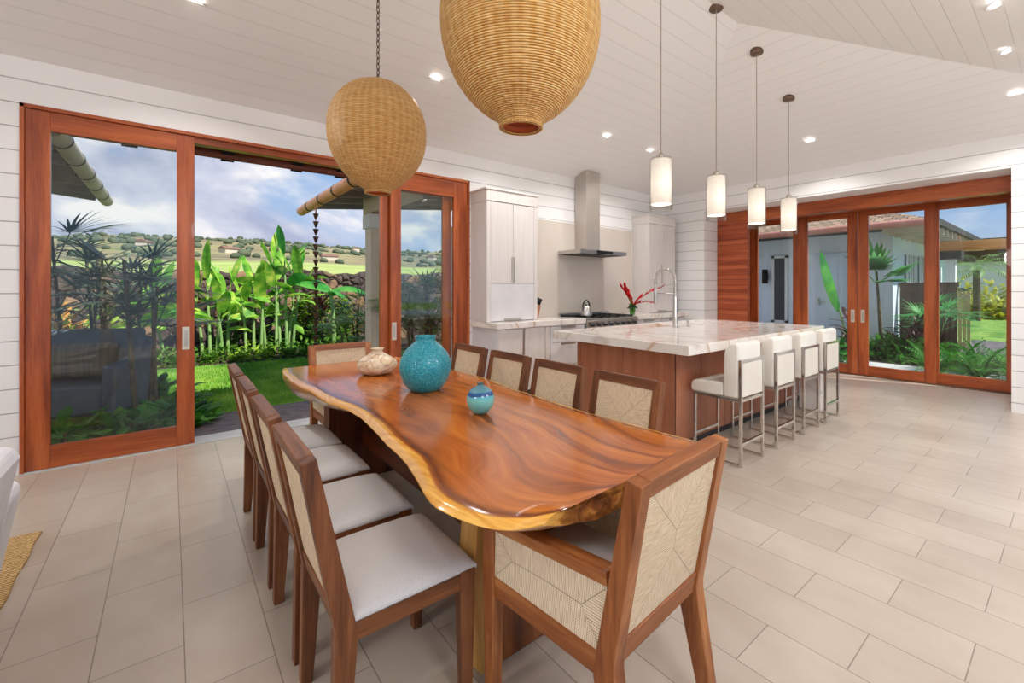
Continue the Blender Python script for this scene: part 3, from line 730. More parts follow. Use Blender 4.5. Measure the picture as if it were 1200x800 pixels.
def build_table():
    t = thing('dining_table', 'long live edge slab dining table in polished honey brown wood', 'table', (1.15, 2.4, 0))
    ys = [.952 + .012 * i for i in range(22)]; y = ys[-1]
    while y < 3.945 - .04: y += .035; ys.append(y)
    ys.append(3.945)
    rows = []
    def near(s):  # slanted near cut: the left end lies nearer the camera
        return -.03 * (1 - s)
    for y in ys:
        xl = smooth_interp(Lpts, y, .012 if y < 1.2 else .02); xr = smooth_interp(Rpts, y)
        wv = .006 * math.sin(y * 9) + .004 * math.sin(y * 23 + 1)
        kf = max(0, min(1, (y - 2.2) / 1.2))             # far half: taller upright edge
        sec = []
        bt = .708 - .045 * kf + .006 * math.sin(y * 5 + 2)
        out = -.014 * (1 - kf) - .004
        q = 1 - kf
        sec.append((xl + .10, bt)); sec.append((xl + .06 * q + .015, bt + .002)); sec.append((xl + .022 * q + .002 + wv * .4, TZ - .03 * q - .05 * kf)); sec.append((xl - .003 + wv * .3, TZ - .018 * q - .012 * kf)); sec.append((xl + .001 + wv * .2, TZ - .012 * q - .005)); sec.append((xl + .012, TZ - .006 * q - .001))
        nx = 26
        for i in range(nx + 1):
            s = i / nx; sec.append((xl + .03 + (xr - xl - .046) * s, TZ))
        sec.append((xr - .004, TZ - .004)); sec.append((xr + .006, TZ - .02)); sec.append((xr + .004, TZ - .045)); sec.append((xr - .02, .69)); sec.append((xr - .08, .685)); sec.append((xl + .2, .685))
        rows.append((y, xl, xr, sec))
    m = len(rows[0][3]); vs = []; uvs = []
    for y, xl, xr, sec in rows:
        for x, z in sec:
            s = (x - xl) / (xr - xl); yy = y + (near(max(0, min(1, s))) if y < 1.3 else 0) * max(0, (1.3 - y) / .35)
            vs.append((x - 1.15, yy - 2.4, z)); uvs.append((x - xl if z > TZ - .022 or x > xl + .3 else -.08, xr - x))
    # knot notch on the near left corner
    for i, v in enumerate(vs):
        x, y = v[0] + 1.15, v[1] + 2.4
        d = math.hypot((x - .775), (y - .935) * 1.0)
        if d < .055 and v[2] > .70:
            vs[i] = (v[0] + .012 * (1 - d / .055), v[1] + .03 * (1 - d / .055), v[2] - .018 * (1 - d / .055))
    fs = []; fu = []
    n = len(rows)
    for j in range(n - 1):
        for i in range(m):
            a, b = j * m + i, j * m + (i + 1) % m
            c, d = (j + 1) * m + (i + 1) % m, (j + 1) * m + i
            fs.append((a, b, c, d)); fu.append([uvs[a], uvs[b], uvs[c], uvs[d]])
    e0 = tuple(range(m))[::-1]; e1 = tuple((n - 1) * m + i for i in range(m))
    fs.append(e1); fu.append([uvs[i] for i in e1])
    mb = MB(); mb.add(vs, [f[::-1] for f in fs], [u[::-1] for u in fu], smooth=True)
    top = mb.build('tabletop', M['table'], t, bevel=0)
    em = MB(); em.add([vs[i] for i in e0][::-1], [tuple(range(m))])
    for i in range(len(em.v)): em.v[i] = (em.v[i][0], em.v[i][1], em.v[i][2])
    em.build('cut_end', M['cutend'], top)
    # trestle slabs
    def leg(y0, y1, mat, lft, rgt):
        g = MB()
        n = 12
        for (ya, yb) in ((y0, y1),):
            pa = []
            for i in range(n + 1):
                z = .69 * i / n; w = .012 * math.sin(z * 9 + y0)
                pa.append((lft - .0 * z + w - .01 * (z / .69), z))
            pb = [(rgt + .012 * math.sin(z * 7 + 1), z) for _, z in pa][::-1]
            poly = pa + pb
            k = len(poly)
            vs = [(x - 1.15 + (0 if i > n else -.035), yb - 2.4 if False else ya - 2.4, z) for i, (x, z) in enumerate(poly)]
            # left end face slants back like a natural edge
            vs = [(x - 1.15, ya - 2.4, z) for x, z in poly] + [(x - 1.15 - (.012 if i <= n else -.01), yb - 2.4, z) for i, (x, z) in enumerate(poly)]
            fs = [tuple(range(k)), tuple(range(k, 2 * k))[::-1]] + [(i, k + i, k + (i + 1) % k, (i + 1) % k) for i in range(k)]
            g.add(vs, fs)
        return g.build('trestle_leg', mat, t, bevel=.006)
    leg(1.365, 1.455, M['tleg'], .838, 1.285)
    leg(3.33, 3.42, M['tdark'], .838, 1.285)
    MB().box(-.09, 1.45 - 2.4, .25, .05, 3.335 - 2.4, .40).build('stretcher_beam', M['tbeam'], t, bevel=.01)
    return t
def mk_cutend():
    m, t, p = pmat('dark_cut_end_grain', srgb(92, 52, 24), .55, 0, .25)
    n = t.noise(t.coord('Object', (1, 1, 1.5)), 14, 5, .6, 1.2)
    t.link(t.ramp(n, [(.35, srgb(84, 44, 18)), (.52, srgb(140, 84, 36)), (.7, srgb(206, 146, 70))]), p.inputs['Base Color'])
    k = t.math('SUBTRACT', -2.0, t.math('MULTIPLY', t.math('ADD', t.sep(t.coord('Object'))[0], t.math('MULTIPLY', n, .06)), 9), clamp=True)
    t.link(t.mix(k, t.ramp(n, [(.35, srgb(84, 44, 18)), (.52, srgb(140, 84, 36)), (.7, srgb(206, 146, 70))]), t.ramp(n, [(.35, srgb(150, 92, 36)), (.6, srgb(226, 172, 84))])), p.inputs['Base Color']); return m
M['cutend'] = mk_cutend()
build_table()

# ------------------------------------------------------------------ dining chairs
def cushion(x0, x1, hw, z0, z1, crown, e=.018, n=18):
    m = MB()
    def prof(u):
        a = abs(2 * u - 1); return (1 - a ** 4) ** .5 if a < 1 else 0
    def f(u, v):
        x = x0 + (x1 - x0) * u; y = -hw + 2 * hw * v
        k = prof(u) * prof(v)
        return (x, y, z0 + .012 + (z1 - z0 - .012) * min(1, k * 1.15) + crown * math.sin(PI * u) * math.sin(PI * v))
    # spread parameters toward rims
    ss = [0, .012, .03, .06, .1, .17, .26, .38, .5, .62, .74, .83, .9, .94, .97, .988, 1]
    N = len(ss)
    vs = [f(u, v) for v in ss for u in ss]
    fs = [(j * N + i, j * N + i + 1, (j + 1) * N + i + 1, (j + 1) * N + i) for j in range(N - 1) for i in range(N - 1)]
    m.add(vs, fs, smooth=True)
    rim = [i for i in range(N)] + [j * N + N - 1 for j in range(1, N)] + [(N - 1) * N + i for i in range(N - 2, -1, -1)] + [j * N for j in range(N - 2, 0, -1)]
    b = [vs[i] for i in rim]; k = len(b)
    m.add(b + [(x, y, z0) for x, y, z in b], [(i, k + i, k + (i + 1) % k, (i + 1) % k) for i in range(k)] + [tuple(range(k, 2 * k))], smooth=False)
    return m
def slant_panel(m, xz0, xz1, y0, y1, th, hw, hh):
    """woven panel between two heights on a raked plane, UV in metres from the centre; both faces"""
    (xa, za), (xb, zb) = xz0, xz1
    d = Vector((xb - xa, 0, zb - za)); L = d.length; d.normalize(); nrm = Vector((d.z, 0, -d.x))
    nu, nv = 2, 2
    for sgn in (1, -1):
        vs = []; 
        for j in range(3):
            for i in range(3):
                u, v = i / 2, j / 2
                p = Vector((xa, y0 + (y1 - y0) * u, za)) + d * (L * v) + nrm * (sgn * th / 2) * (1.25 if i == 1 and j == 1 else 1)
                vs.append(p)
        fs = []; uv = []
        for j in range(2):
            for i in range(2):
                q = [(i, j), (i + 1, j), (i + 1, j + 1), (i, j + 1)]
                if sgn < 0: q = q[::-1]
                fs.append(tuple(b * 3 + a for a, b in q))
                uv.append([((a / 2 - .5) * 2 * hw, (b / 2 - .5) * 2 * hh) for a, b in q])
        m.add(vs, fs, uv)
    # rim
    e = []
    for sgn in (1, -1):
        e.append([Vector((xa, y, za)) + d * (L * v) + nrm * (sgn * th / 2) for y, v in ((y0, 0), (y1, 0), (y1, 1), (y0, 1))])
    vs = e[0] + e[1]
    m.add(vs, [(i, 4 + i, 4 + (i + 1) % 4, (i + 1) % 4) for i in range(4)], [[(0, 0)] * 4] * 4)
    return m
def make_chair(label, group):
    t = thing('dining_chair', label, 'chair', (0, 0, 0), 0, group)
    X0 = .55  # the profile was taken with the seat centre at x = .55
    hw = .225; pw = .045
    def post(y):
        poly = [(.345 - X0, 0), (.382 - X0, 0), (.412 - X0, .385), (.404 - X0, .44), (.303 - X0, .922), (.262 - X0, .912), (.352 - X0, .42), (.350 - X0, .40)]
        return MB().prism(poly, 'y', y, y + pw).build('back_leg', M['chair_z'], t, bevel=.003)
    post(-hw); post(hw - pw)
    for y in (-hw, hw - .048):
        m = MB()
        a, b = .79 - X0, .735 - X0
        m.hexa([(.752 - X0, y + .004, 0), (.787 - X0, y + .004, 0), (.787 - X0, y + .044, 0), (.752 - X0, y + .044, 0), (.738 - X0, y, .435), (.795 - X0, y, .435), (.795 - X0, y + .048, .435), (.738 - X0, y + .048, .435)])
        m.build('front_leg', M['chair_z'], t, bevel=.003)
    # aprons
    for y in (-hw + .004, hw - .032): MB().box(.40 - X0, y, .375, .74 - X0, y + .028, .435).build('side_apron', M['chair_x'], t, bevel=.002)
    MB().box(.76 - X0, -hw + .04, .375, .788 - X0, hw - .04, .435).build('front_apron', M['chair_y'], t, bevel=.002)
    def bx(z): return .378 - X0 - (z - .42) * .19     # middle of the raked back at height z
    m = MB(); m.bar((bx(.90), -hw + .04, .896), (bx(.90), hw - .04, .896), .042, .05, up=(-.19, 0, 1)); m.build('top_rail', M['chair_y'], t, bevel=.003)
    m = MB(); m.bar((bx(.45), -hw + .04, .45), (bx(.45), hw - .04, .45), .042, .06, up=(-.19, 0, 1)); m.build('lower_rail', M['chair_y'], t, bevel=.003)
    m = MB(); slant_panel(m, (bx(.475), .475), (bx(.875), .875), -hw + pw - .002, hw - pw + .002, .028, .19, .22); m.build('woven_back', M['weave_back'], t)
    cushion(.40 - X0, .802 - X0, hw - .004, .43, .472, .014).build('seat_cushion', M['fabric'], t)
    return t
ch = make_chair('', 'woven back side chairs at the dining table')
Ls = [3.105, 2.60, 2.06, 1.54]
wl_ = ['dining chair on the garden side, farthest along the row', 'dining chair on the garden side, second farthest from the camera', 'dining chair on the garden side, second nearest the camera', 'dining chair on the garden side, nearest the camera with its seat fully shown']
Rs = [3.13, 2.59, 2.065, 1.53]
wr_ = ['dining chair on the island side, beside the turquoise vase and farthest away', 'dining chair on the island side, second farthest from the camera', 'dining chair on the island side, overlapping the left edge of the island base', 'dining chair on the island side, nearest in front of the island end panel']
first = True
for ys, labs, x, rz in ((Ls, wl_, .55, 0), (Rs, wr_, 1.585, PI)):
    for y, lab in zip(ys, labs):
        o = ch if first else copy_tree(ch); first = False
        o.location = (x, y, 0); o.rotation_euler = (0, 0, rz + random.uniform(-.008, .008)); o['label'] = lab

def make_armchair(label):
    t = thing('dining_armchair', label, 'armchair', (0, 0, 0), 0, 'woven armchairs at the table ends')
    # local frame: x forward, origin under the back's top rear edge
    hw = .25; pw = .05
    def post(y):
        poly = [(-.065, 0), (-.02, 0), (.122, .37), (.118, .43), (.04, .905), (0, .90), (.055, .43), (.055, .40)]
        poly = [(.02, 0), (.058, 0), (.145, .36), (.135, .43), (.04, .908), (-.005, .90), (.078, .42), (.078, .39)]
        return MB().prism(poly, 'y', y, y + pw).build('back_leg', M['arm_z'], t, bevel=.003)
    post(-hw); post(hw - pw)
    for y in (-hw, hw - pw):
        m = MB(); m.hexa([(.575, y + .004, 0), (.618, y + .004, 0), (.618, y + .044, 0), (.575, y + .044, 0), (.563, y, .6), (.625, y, .6), (.625, y + pw, .6), (.563, y + pw, .6)])
        m.build('front_leg', M['arm_z'], t, bevel=.003)
        yc = y + pw / 2
        m = MB(); m.bar((.10, yc, .632), (.632, yc, .594), pw + .004, .034); m.build('arm_rail', M['arm_x'], t, bevel=.003)
        m = MB(); m.bar((.11, yc, .392), (.60, yc, .392), .034, .07); m.build('side_rail', M['arm_x'], t, bevel=.003)
        m = MB()
        for sgn in (1, -1):
            yy = yc + sgn * .016
            P = [(.115, yy, .42), (.572, yy, .42), (.572, yy, .588), (.092, yy, .618)]
            U = [(-.22, -.085), (.22, -.085), (.22, .085), (-.22, .085)]
            if sgn > 0: P = P[::-1]; U = U[::-1]
            m.add(P, [(0, 1, 2, 3)], [U])
        m.build('woven_arm_panel', M['weave_arm'], t)
    def bx(z): return .107 - (z - .42) * .182
    m = MB(); m.bar((bx(.883), -hw + .045, .883), (bx(.883), hw - .045, .883), .044, .05, up=(-.18, 0, 1)); m.build('top_rail', M['arm_y'], t, bevel=.003)
    m = MB(); m.bar((bx(.43), -hw + .045, .43), (bx(.43), hw - .045, .43), .044, .07, up=(-.18, 0, 1)); m.build('lower_rail', M['arm_y'], t, bevel=.003)
    MB().box(.585, -hw + .045, .36, .612, hw - .045, .425).build('front_apron', M['arm_y'], t, bevel=.002)
    m = MB(); slant_panel(m, (bx(.462), .462), (bx(.862), .862), -hw + pw - .002, hw - pw + .002, .03, .205, .21); m.build('woven_back', M['weave_back'], t)
    cushion(.125, .612, hw - pw - .002, .42, .465, .015).build('seat_cushion', M['fabric'], t)
    return t
ac = make_armchair('woven armchair at the near table end, its back to the camera')
ac.location = (1.115, .70, 0); ac.rotation_euler = (0, 0, PI / 2 + R2(5))
a2 = copy_tree(ac); a2.location = (1.115, 4.07, 0); a2.rotation_euler = (0, 0, -PI / 2); a2['label'] = 'woven armchair at the far table end, facing the camera'

# ------------------------------------------------------------------ things on the table
t = thing('turquoise_vase', 'large dimpled turquoise vase with a short neck on the table', 'vase', (1.19, 2.55, TZ))
MB().lathe([(0, .004), (.075, 0), (.095, .01), (.128, .05), (.15, .105), (.155, .15), (.148, .19), (.125, .235), (.092, .272), (.066, .295), (.058, .305), (.061, .325), (.066, .33), (.056, .33), (.05, .31), (.06, .28), (.09, .24), (0, .22)], 64).build('body', M['turq'], t)
t = thing('teal_bud_vase', 'small round teal vase with a dark blue band on the table', 'vase', (1.177, 1.9, TZ))
MB().lathe([(0, .003), (.025, 0), (.042, .012), (.06, .035), (.069, .062), (.067, .088), (.055, .112), (.035, .13), (.018, .138), (.014, .142), (.016, .15), (.018, .152), (.01, .152), (.009, .14), (0, .135)], 48).build('body', zband('banded_teal_glaze', [(0, srgb(96, 176, 176)), (.5, srgb(120, 196, 190)), (.60, srgb(96, 180, 200)), (.64, srgb(16, 64, 128)), (.72, srgb(20, 84, 150)), (.76, srgb(96, 150, 164)), (.9, srgb(86, 134, 146)), (1, srgb(60, 84, 90))], 0, .152), t)
t = thing('wooden_pot', 'squat pale wooden pot with brown streaks on the table', 'pot', (1.149, 3.262, TZ))
MB().lathe([(0, .003), (.075, 0), (.108, .012), (.134, .042), (.14, .066), (.132, .09), (.10, .118), (.062, .142), (.04, .156), (.036, .166), (.042, .178), (.05, .184), (.038, .184), (.03, .17), (.03, .16), (.05, .14), (0, .13)], 56).build('body', M['spalt'], t)

# ------------------------------------------------------------------ island
isl = thing('kitchen_island', 'long kitchen island with pale veined stone top and mahogany base', 'kitchen island', (0, 0, 0))
IX0, IX1, IY0, IY1, IZ = 2.95, 5.69, 1.86, 3.385, .95
m = MB(); sx0, sx1, sy0, sy1 = 3.75, 4.55, 2.98, 3.3
zb = .875
for a in ((IX0, IY0, zb, sx0, IY1, IZ), (sx1, IY0, zb, IX1, IY1, IZ), (sx0, IY0, zb, sx1, sy0, IZ), (sx0, sy1, zb, sx1, IY1, IZ)): m.box(*a)
# one continuous slab: merge the four blocks' outer shape with a hole
m = MB()
def ring(z): return [(IX0, IY0, z), (IX1, IY0, z), (IX1, IY1, z), (IX0, IY1, z), (sx0, sy0, z), (sx1, sy0, z), (sx1, sy1, z), (sx0, sy1, z)]
vs = ring(zb) + ring(IZ); fs = []
for i in range(4):
    j = (i + 1) % 4
    fs += [(8 + i, 8 + j, 12 + j, 12 + i), (j, i, 4 + i, 4 + j), (i, j, 8 + j, 8 + i), (4 + j, 4 + i, 12 + i, 12 + j)]
m.add(vs, fs)
m.build('countertop', M['marble'], isl, bevel=.003)
MB().box(IX1 - .085, IY0 + .01, 0, IX1 - .004, IY1 - .01, zb).build('waterfall_panel', M['marble'], isl, bevel=.003)
bx0, bx1, by0, by1 = 3.2, IX1 - .085, 2.15, 3.3
o = MB().box(bx0 + .02, by0 + .02, .09, bx1, by1 - .02, zb).build('base_carcass', M['isl'], isl)
o = MB().box(bx0 + .06, by0 + .06, 0, bx1, by1 - .06, .09).build('toe_kick', M['darkwood'], isl)
for a, b in ((by0, 2.70), (2.78, by1 - .045)):
    MB().box(bx0, a + (.004 if a > by0 else 0), .085, bx0 + .02, b - .002, zb).build('end_panel', M['isl'], isl, bevel=.002)
MB().box(bx0 - .004, 2.70, .085, bx0 + .02, 2.78, zb).build('end_stile', M['isl'], isl, bevel=.002)
MB().box(bx0 - .004, by1 - .045, .085, bx0 + .02, by1, zb).build('end_stile', M['isl'], isl, bevel=.002)
x = bx0
for i in range(6):
    w = (bx1 - bx0) / 6
    MB().box(x + .003, by0, .085, x + w - .003, by0 + .02, zb).build('side_panel', M['isl'], isl, bevel=.002); x += w
m = MB(); d = .2
m.box(sx0 - .01, sy0 - .01, zb - d, sx1 + .01, sy0, zb); m.box(sx0 - .01, sy1, zb - d, sx1 + .01, sy1 + .01, zb); m.box(sx0 - .01, sy0, zb - d, sx0, sy1, zb); m.box(sx1, sy0, zb - d, sx1 + .01, sy1, zb); m.box(sx0 - .01, sy0 - .01, zb - d - .01, sx1 + .01, sy1 + .01, zb - d)
m.build('sink_basin', simple('white_porcelain', srgb(240, 238, 234), .2), isl)

# faucet
fx, fy = 4.27, 2.86
t = thing('spring_faucet', 'tall brushed steel pull-down faucet on the island', 'faucet', (fx, fy, IZ))
MB().lathe([(0, 0), (.034, 0), (.034, .012), (.026, .02), (.026, .16), (.024, .165), (.024, .33), (.018, .345), (0, .345)], 24).build('body', M['steel'], t)
pts = [(0, 0, .34), (0, 0, .53)] + [(0, .13 - .13 * math.cos(a), .53 + .11 * math.sin(a)) for a in [PI * k / 14 for k in range(1, 15)]] + [(0, .26, .5), (0, .26, .42)]
MB().tube(pts, .0145, 12).build('hose_arch', M['steel'], t)
sp = MB(); hel = []
path = [Vector(p) for p in pts]
segs = []; tot = 0
for a, b in zip(path, path[1:]): segs.append((tot, a, b)); tot += (b - a).length
for k in range(700):
    s = tot * k / 699 * .93
    for s0, a, b in segs[::-1]:
        if s >= s0: break
    dd = (b - a).normalized(); p = a + dd * (s - s0); side = Vector((1, 0, 0)); up = side.cross(dd)
    an = k * 2 * PI / 9
    hel.append(p + (side * math.cos(an) + up * math.sin(an)) * .0165)
sp.tube(hel, .0028, 4, False); sp.build('spring', M['chrome'], t)
MB().lathe([(0, .25), (.016, .25), (.022, .26), (.022, .38), (.016, .43), (0, .43)], 18, (0, .26, 0)).build('spray_head', M['steel'], t)
MB().tube([(0, .01, .37), (0, .26, .37)], .007, 8).build('holder_arm', M['steel'], t)
MB().tube([(-.025, 0, .12), (-.085, 0, .13)], .008, 10).build('lever', M['steel'], t)
t = thing('soap_pump', 'short steel soap pump beside the tall faucet', 'soap pump', (4.46, 2.82, IZ))
MB().lathe([(0, 0), (.022, 0), (.022, .01), (.014, .014), (.014, .07), (0, .074)], 16).build('body', M['steel'], t)
MB().tube([(0, 0, .07), (0, 0, .1), (0, .05, .1), (0, .065, .09)], .006, 8).build('spout', M['steel'], t)

# ------------------------------------------------------------------ counter stools
def make_stool(label):
    t = thing('counter_stool', label, 'stool', (0, 0, 0), 0, 'cream leather counter stools at the island')
    # local: x across (-.185...185), y forward, back face at y=0
    w = .182; b = .022
    fr = lambda *a: MB().box(*a)
    for sx in (-1, 1):
        x0 = sx * w - b / 2
        fr(x0, 0, 0, x0 + b, b, .825).build('back_leg', M['chrome'], t, bevel=.002)
        fr(x0, .39, 0, x0 + b, .39 + b, .52).build('front_leg', M['chrome'], t, bevel=.002)
        m = MB(); m.box(x0, b, .5, x0 + b, .39, .522); m.build('seat_side_bar', M['chrome'], t, bevel=.002)
        m = MB(); m.box(x0, b, 0, x0 + b, .39, b * .8); m.build('floor_bar', M['chrome'], t, bevel=.002)
    m = MB(); m.box(-w + b / 2, 0, .803, w - b / 2, b, .825); m.build('back_top_bar', M['chrome'], t, bevel=.002)
    m = MB(); m.box(-w + b / 2, 0, .5, w - b / 2, b, .522); m.build('back_lower_bar', M['chrome'], t, bevel=.002)
    m = MB(); m.box(-w + b / 2, .39, .5, w - b / 2, .39 + b, .522); m.build('seat_front_bar', M['chrome'], t, bevel=.002)
    m = MB(); m.box(-w + b / 2, 0, .165, w - b / 2, b, .187); m.build('rear_stretcher', M['chrome'], t, bevel=.002)
    m = MB(); m.box(-w + b / 2, .39, .165, w - b / 2, .39 + b, .187); m.build('footrest_bar', M['chrome'], t, bevel=.002)
    # seat cushion with waterfall front
    m = MB()
    prof = [(.152, .524), (.415, .524), (.43, .53), (.438, .55), (.434, .585), (.42, .612), (.38, .626), (.25, .632), (.152, .63)]
    m.prism(prof[::1], 'x', -.192, .192)
    m.build('seat_cushion', M['leather'], t, bevel=.02, seg=4, smooth=True)
    m = MB()
    prof = [(.026, .525), (.15, .525), (.148, .80), (.142, .86), (.126, .91), (.10, .94), (.065, .953), (.034, .946), (.024, .925)]
    m.prism(prof, 'x', -.195, .195)
    m.build('backrest', M['leather'], t, bevel=.018, seg=4, smooth=True)
    m = MB(); m.box(-w + b * .5 + .002, .004, .535, w - b * .5 - .002, .026, .80); m.build('back_panel', M['leather_panel'], t, bevel=.005)
    return t
sl_ = ['cream stool nearest the camera at the island', 'cream stool second from the near end of the island', 'cream stool third from the near end, before the stone end panel', 'cream stool farthest from the camera, by the patio doors']
s0 = make_stool('')
for i, (x, lab) in enumerate(zip((3.545, 4.172, 4.76, 5.33), sl_)):
    o = s0 if i == 0 else copy_tree(s0)
    o.location = (x, 1.66, 0); o['label'] = lab
for o in list(bpy.data.objects):
    if o.name.startswith(('seat_cushion', 'backrest')) and o.type == 'MESH' and o.data.materials and o.data.materials[0] == M['leather']:
        pass

# ------------------------------------------------------------------ kitchen run on the back wall
YW = YB
def cabinet_tall(name, x0, x1, yf, z0, z1, label, left_lower):
    t = thing(name, label, 'cabinet', (0, 0, 0))
    MB().box(x0, yf + .02, z0, x1, YW - .001, z1 - .16).build('carcass', M['cab'], t, bevel=.002)
    m = MB(); m.box(x0 - .006, yf - .006, z1 - .16, x1 + .006, YW - .001, z1 - .02); m.box(x0 - .02, yf - .02, z1 - .022, x1 + .02, YW - .001, z1); m.build('crown', M['cab'], t, bevel=.003)
    m = MB(); m.box(x0, yf, z0, x0 + .055, yf + .02, z1 - .16); m.build('face_stile', M['cab'], t, bevel=.002)
    m = MB(); m.box(x1 - .055, yf, z0, x1, yf + .02, z1 - .16); m.build('face_stile', M['cab'], t, bevel=.002)
    zs = 1.435; xm = (x0 + x1) / 2
    for a, b, s in ((x0 + .058, xm - .002, 1), (xm + .002, x1 - .058, -1)):
        d = MB().box(a, yf + .002, zs + .004, b, yf + .022, z1 - .165).build('door', M['cab'], t, bevel=.002)
        hx = b - .022 if s > 0 else a + .008
        if s > 0 or left_lower:
            MB().box(hx, yf - .012, zs + .02, hx + .012, yf + .004, zs + .34).build('edge_pull', M['nickel'], d, bevel=.001)
    d = MB().box(x0 + .058, yf + .002, z0 + .012, x1 - .058, yf + .022, zs - .002).build('lift_door', M['cabw'] if left_lower else M['cab'], t, bevel=.002)
    MB().box(xm - .14, yf - .014, z0 + .016, xm + .12, yf + .004, z0 + .04).build('edge_pull', M['nickel'], d, bevel=.001)
    return t
cabinet_tall('tall_cabinet', 2.965, 3.76, 4.643, .958, 2.615, 'tall pale wall cabinet beside the garden doors', True)
cabinet_tall('tall_cabinet', 6.2, 6.95, 4.66, .958, 2.635, 'tall pale wall cabinet in the corner beyond the hood', False)
CF = 4.43
def base_unit(x0, x1, label, kind):
    t = thing('base_cabinet', label, 'cabinet', (0, 0, 0), 0, 'pale base cabinets on the back wall')
    MB().box(x0, CF + .02, .1, x1, YW - .001, .887).build('carcass', M['cabw'], t)
    MB().box(x0, CF + .07, 0, x1, YW - .001, .1).build('toe_kick', M['darkwood'], t)
    if kind == 'door':
        d = MB().box(x0 + .01, CF, .11, x1 - .032, CF + .02, .875).build('door', M['cab'], t, bevel=.002)
        MB().box(x1 - .03, CF + .006, .11, x1 - .004, CF + .02, .875).build('edge_pull', M['nickel'], t)
    elif kind == 'panel':
        MB().box(x0 + .004, CF, .11, x1 - .004, CF + .02, .88).build('filler_panel', M['cab'], t, bevel=.002)
    else:
        zz = [.11, .36, .66, .875] if kind == 'drawer' else [.11, .5, .875]
        for a, b in zip(zz, zz[1:]):
            d = MB().box(x0 + .01, CF, a + .004, x1 - .01, CF + .02, b - .004).build('drawer', M['cabw'], t, bevel=.002)
            xm = (x0 + x1) / 2
            MB().box(xm - .13, CF - .014, b - .03, xm + .13, CF + .002, b - .006).build('edge_pull', M['nickel'], d, bevel=.001)
    return t
base_unit(2.985, 3.385, 'pale base cabinet door at the garden end of the counter', 'door')
base_unit(3.387, 3.72, 'plain pale base panel second from the garden end', 'panel')
base_unit(3.722, 3.80, 'narrow pale filler strip left of the drawers', 'panel')
base_unit(3.802, 4.445, 'pale drawer unit just left of the range', 'drawer')
base_unit(5.56, 6.2, 'pale drawer unit just right of the range', 'drawer')
base_unit(6.202, 6.95, 'pale base unit in the corner under the far cabinet', 'drawer2')
t = thing('kitchen_counter', 'pale veined stone counter left of the range', 'countertop', (0, 0, 0))
MB().box(2.962, CF - .02, .888, 4.447, YW - .001, .957).build('slab', M['marble'], t, bevel=.003)
t = thing('kitchen_counter', 'pale veined stone counter right of the range', 'countertop', (0, 0, 0))
MB().box(5.558, CF - .02, .888, 6.98, YW - .001, .957).build('slab', M['marble'], t, bevel=.003)
o = MB().box(3.783, YW - .012, .959, 6.176, YW - .001, 2.372).build('backsplash', M['splash']); tag(o, 'tall beige glass backsplash behind the range', 'backsplash')

# range
t = thing('gas_range', 'stainless gas range with black grates and knobs', 'range', (0, 0, 0))
rx0, rx1 = 4.45, 5.555
MB().box(rx0, CF, .09, rx1, YW - .02, .90).build('body', M['steel'], t, bevel=.004)
MB().box(rx0, CF - .03, .9, rx1, YW - .02, .945).build('cooktop', M['steel'], t, bevel=.004)
m = MB(); m.prism([(CF - .035, .80), (CF + .0, .80), (CF + .0, .925), (CF - .045, .925), (CF - .05, .915)], 'x', rx0, rx1); m.build('control_panel', M['steel'], t, bevel=.003)
for i in range(8):
    kx = rx0 + .09 + i * (rx1 - rx0 - .18) / 7
    m = MB(); m.lathe([(0, 0), (.026, 0), (.026, .012), (.02, .016), (.018, .045), (0, .048)], 16)
    m.xf(Matrix.Translation((kx, CF - .042, .86)) @ Matrix.Rotation(PI / 2, 4, 'X')); m.build('knob', M['black'], t)
m = MB(); m.tube([(rx0 + .05, CF - .075, .76), (rx1 - .05, CF - .075, .76)], .012, 10); m.tube([(rx0 + .08, CF - .075, .76), (rx0 + .08, CF + .01, .76)], .008, 8); m.tube([(rx1 - .08, CF - .075, .76), (rx1 - .08, CF + .01, .76)], .008, 8); m.build('oven_handle', M['steel'], t)
MB().box(rx0 + .06, CF - .012, .2, rx1 - .06, CF + .002, .68).build('oven_window', M['black'], t, bevel=.003)
for gx0, gx1 in ((rx0 + .03, rx0 + .37), (rx0 + .385, rx1 - .385), (rx1 - .37, rx1 - .03)):
    m = MB()
    for q in range(4):
        yy = CF + .03 + q * (.5 / 3); m.box(gx0, yy, .955, gx1, yy + .014, .968)
    for q in range(3):
        xx = gx0 + q * (gx1 - gx0 - .014) / 2; m.box(xx, CF + .03, .946, xx + .014, CF + .544, .966)
    m.build('burner_grate', M['black'], t)
MB().box(rx0, YW - .06, .945, rx1, YW - .02, 1.0).build('back_guard', M['steel'], t, bevel=.003)

# kettle
t = thing('kettle', 'steel kettle with black handle on the range', 'kettle', (4.70, 4.66, .969))
MB().lathe([(0, 0), (.07, 0), (.088, .008), (.09, .02), (.078, .07), (.062, .12), (.045, .145), (.03, .152), (0, .155)], 32).build('body', M['steel'], t)
MB().tube([(-.07 * math.cos(a), 0, .125 + .105 * math.sin(a)) for a in [PI * k / 12 for k in range(-1, 14)]], .011, 8).build('handle', M['black'], t)
MB().tube([(-.05, -.0, .08), (-.1, -.0, .12), (-.115, 0, .145)], [.018, .012, .01], 10).build('spout', M['steel'], t)
MB().ball((0, 0, .162), .014, 10, 6).build('lid_knob', M['black'], t)

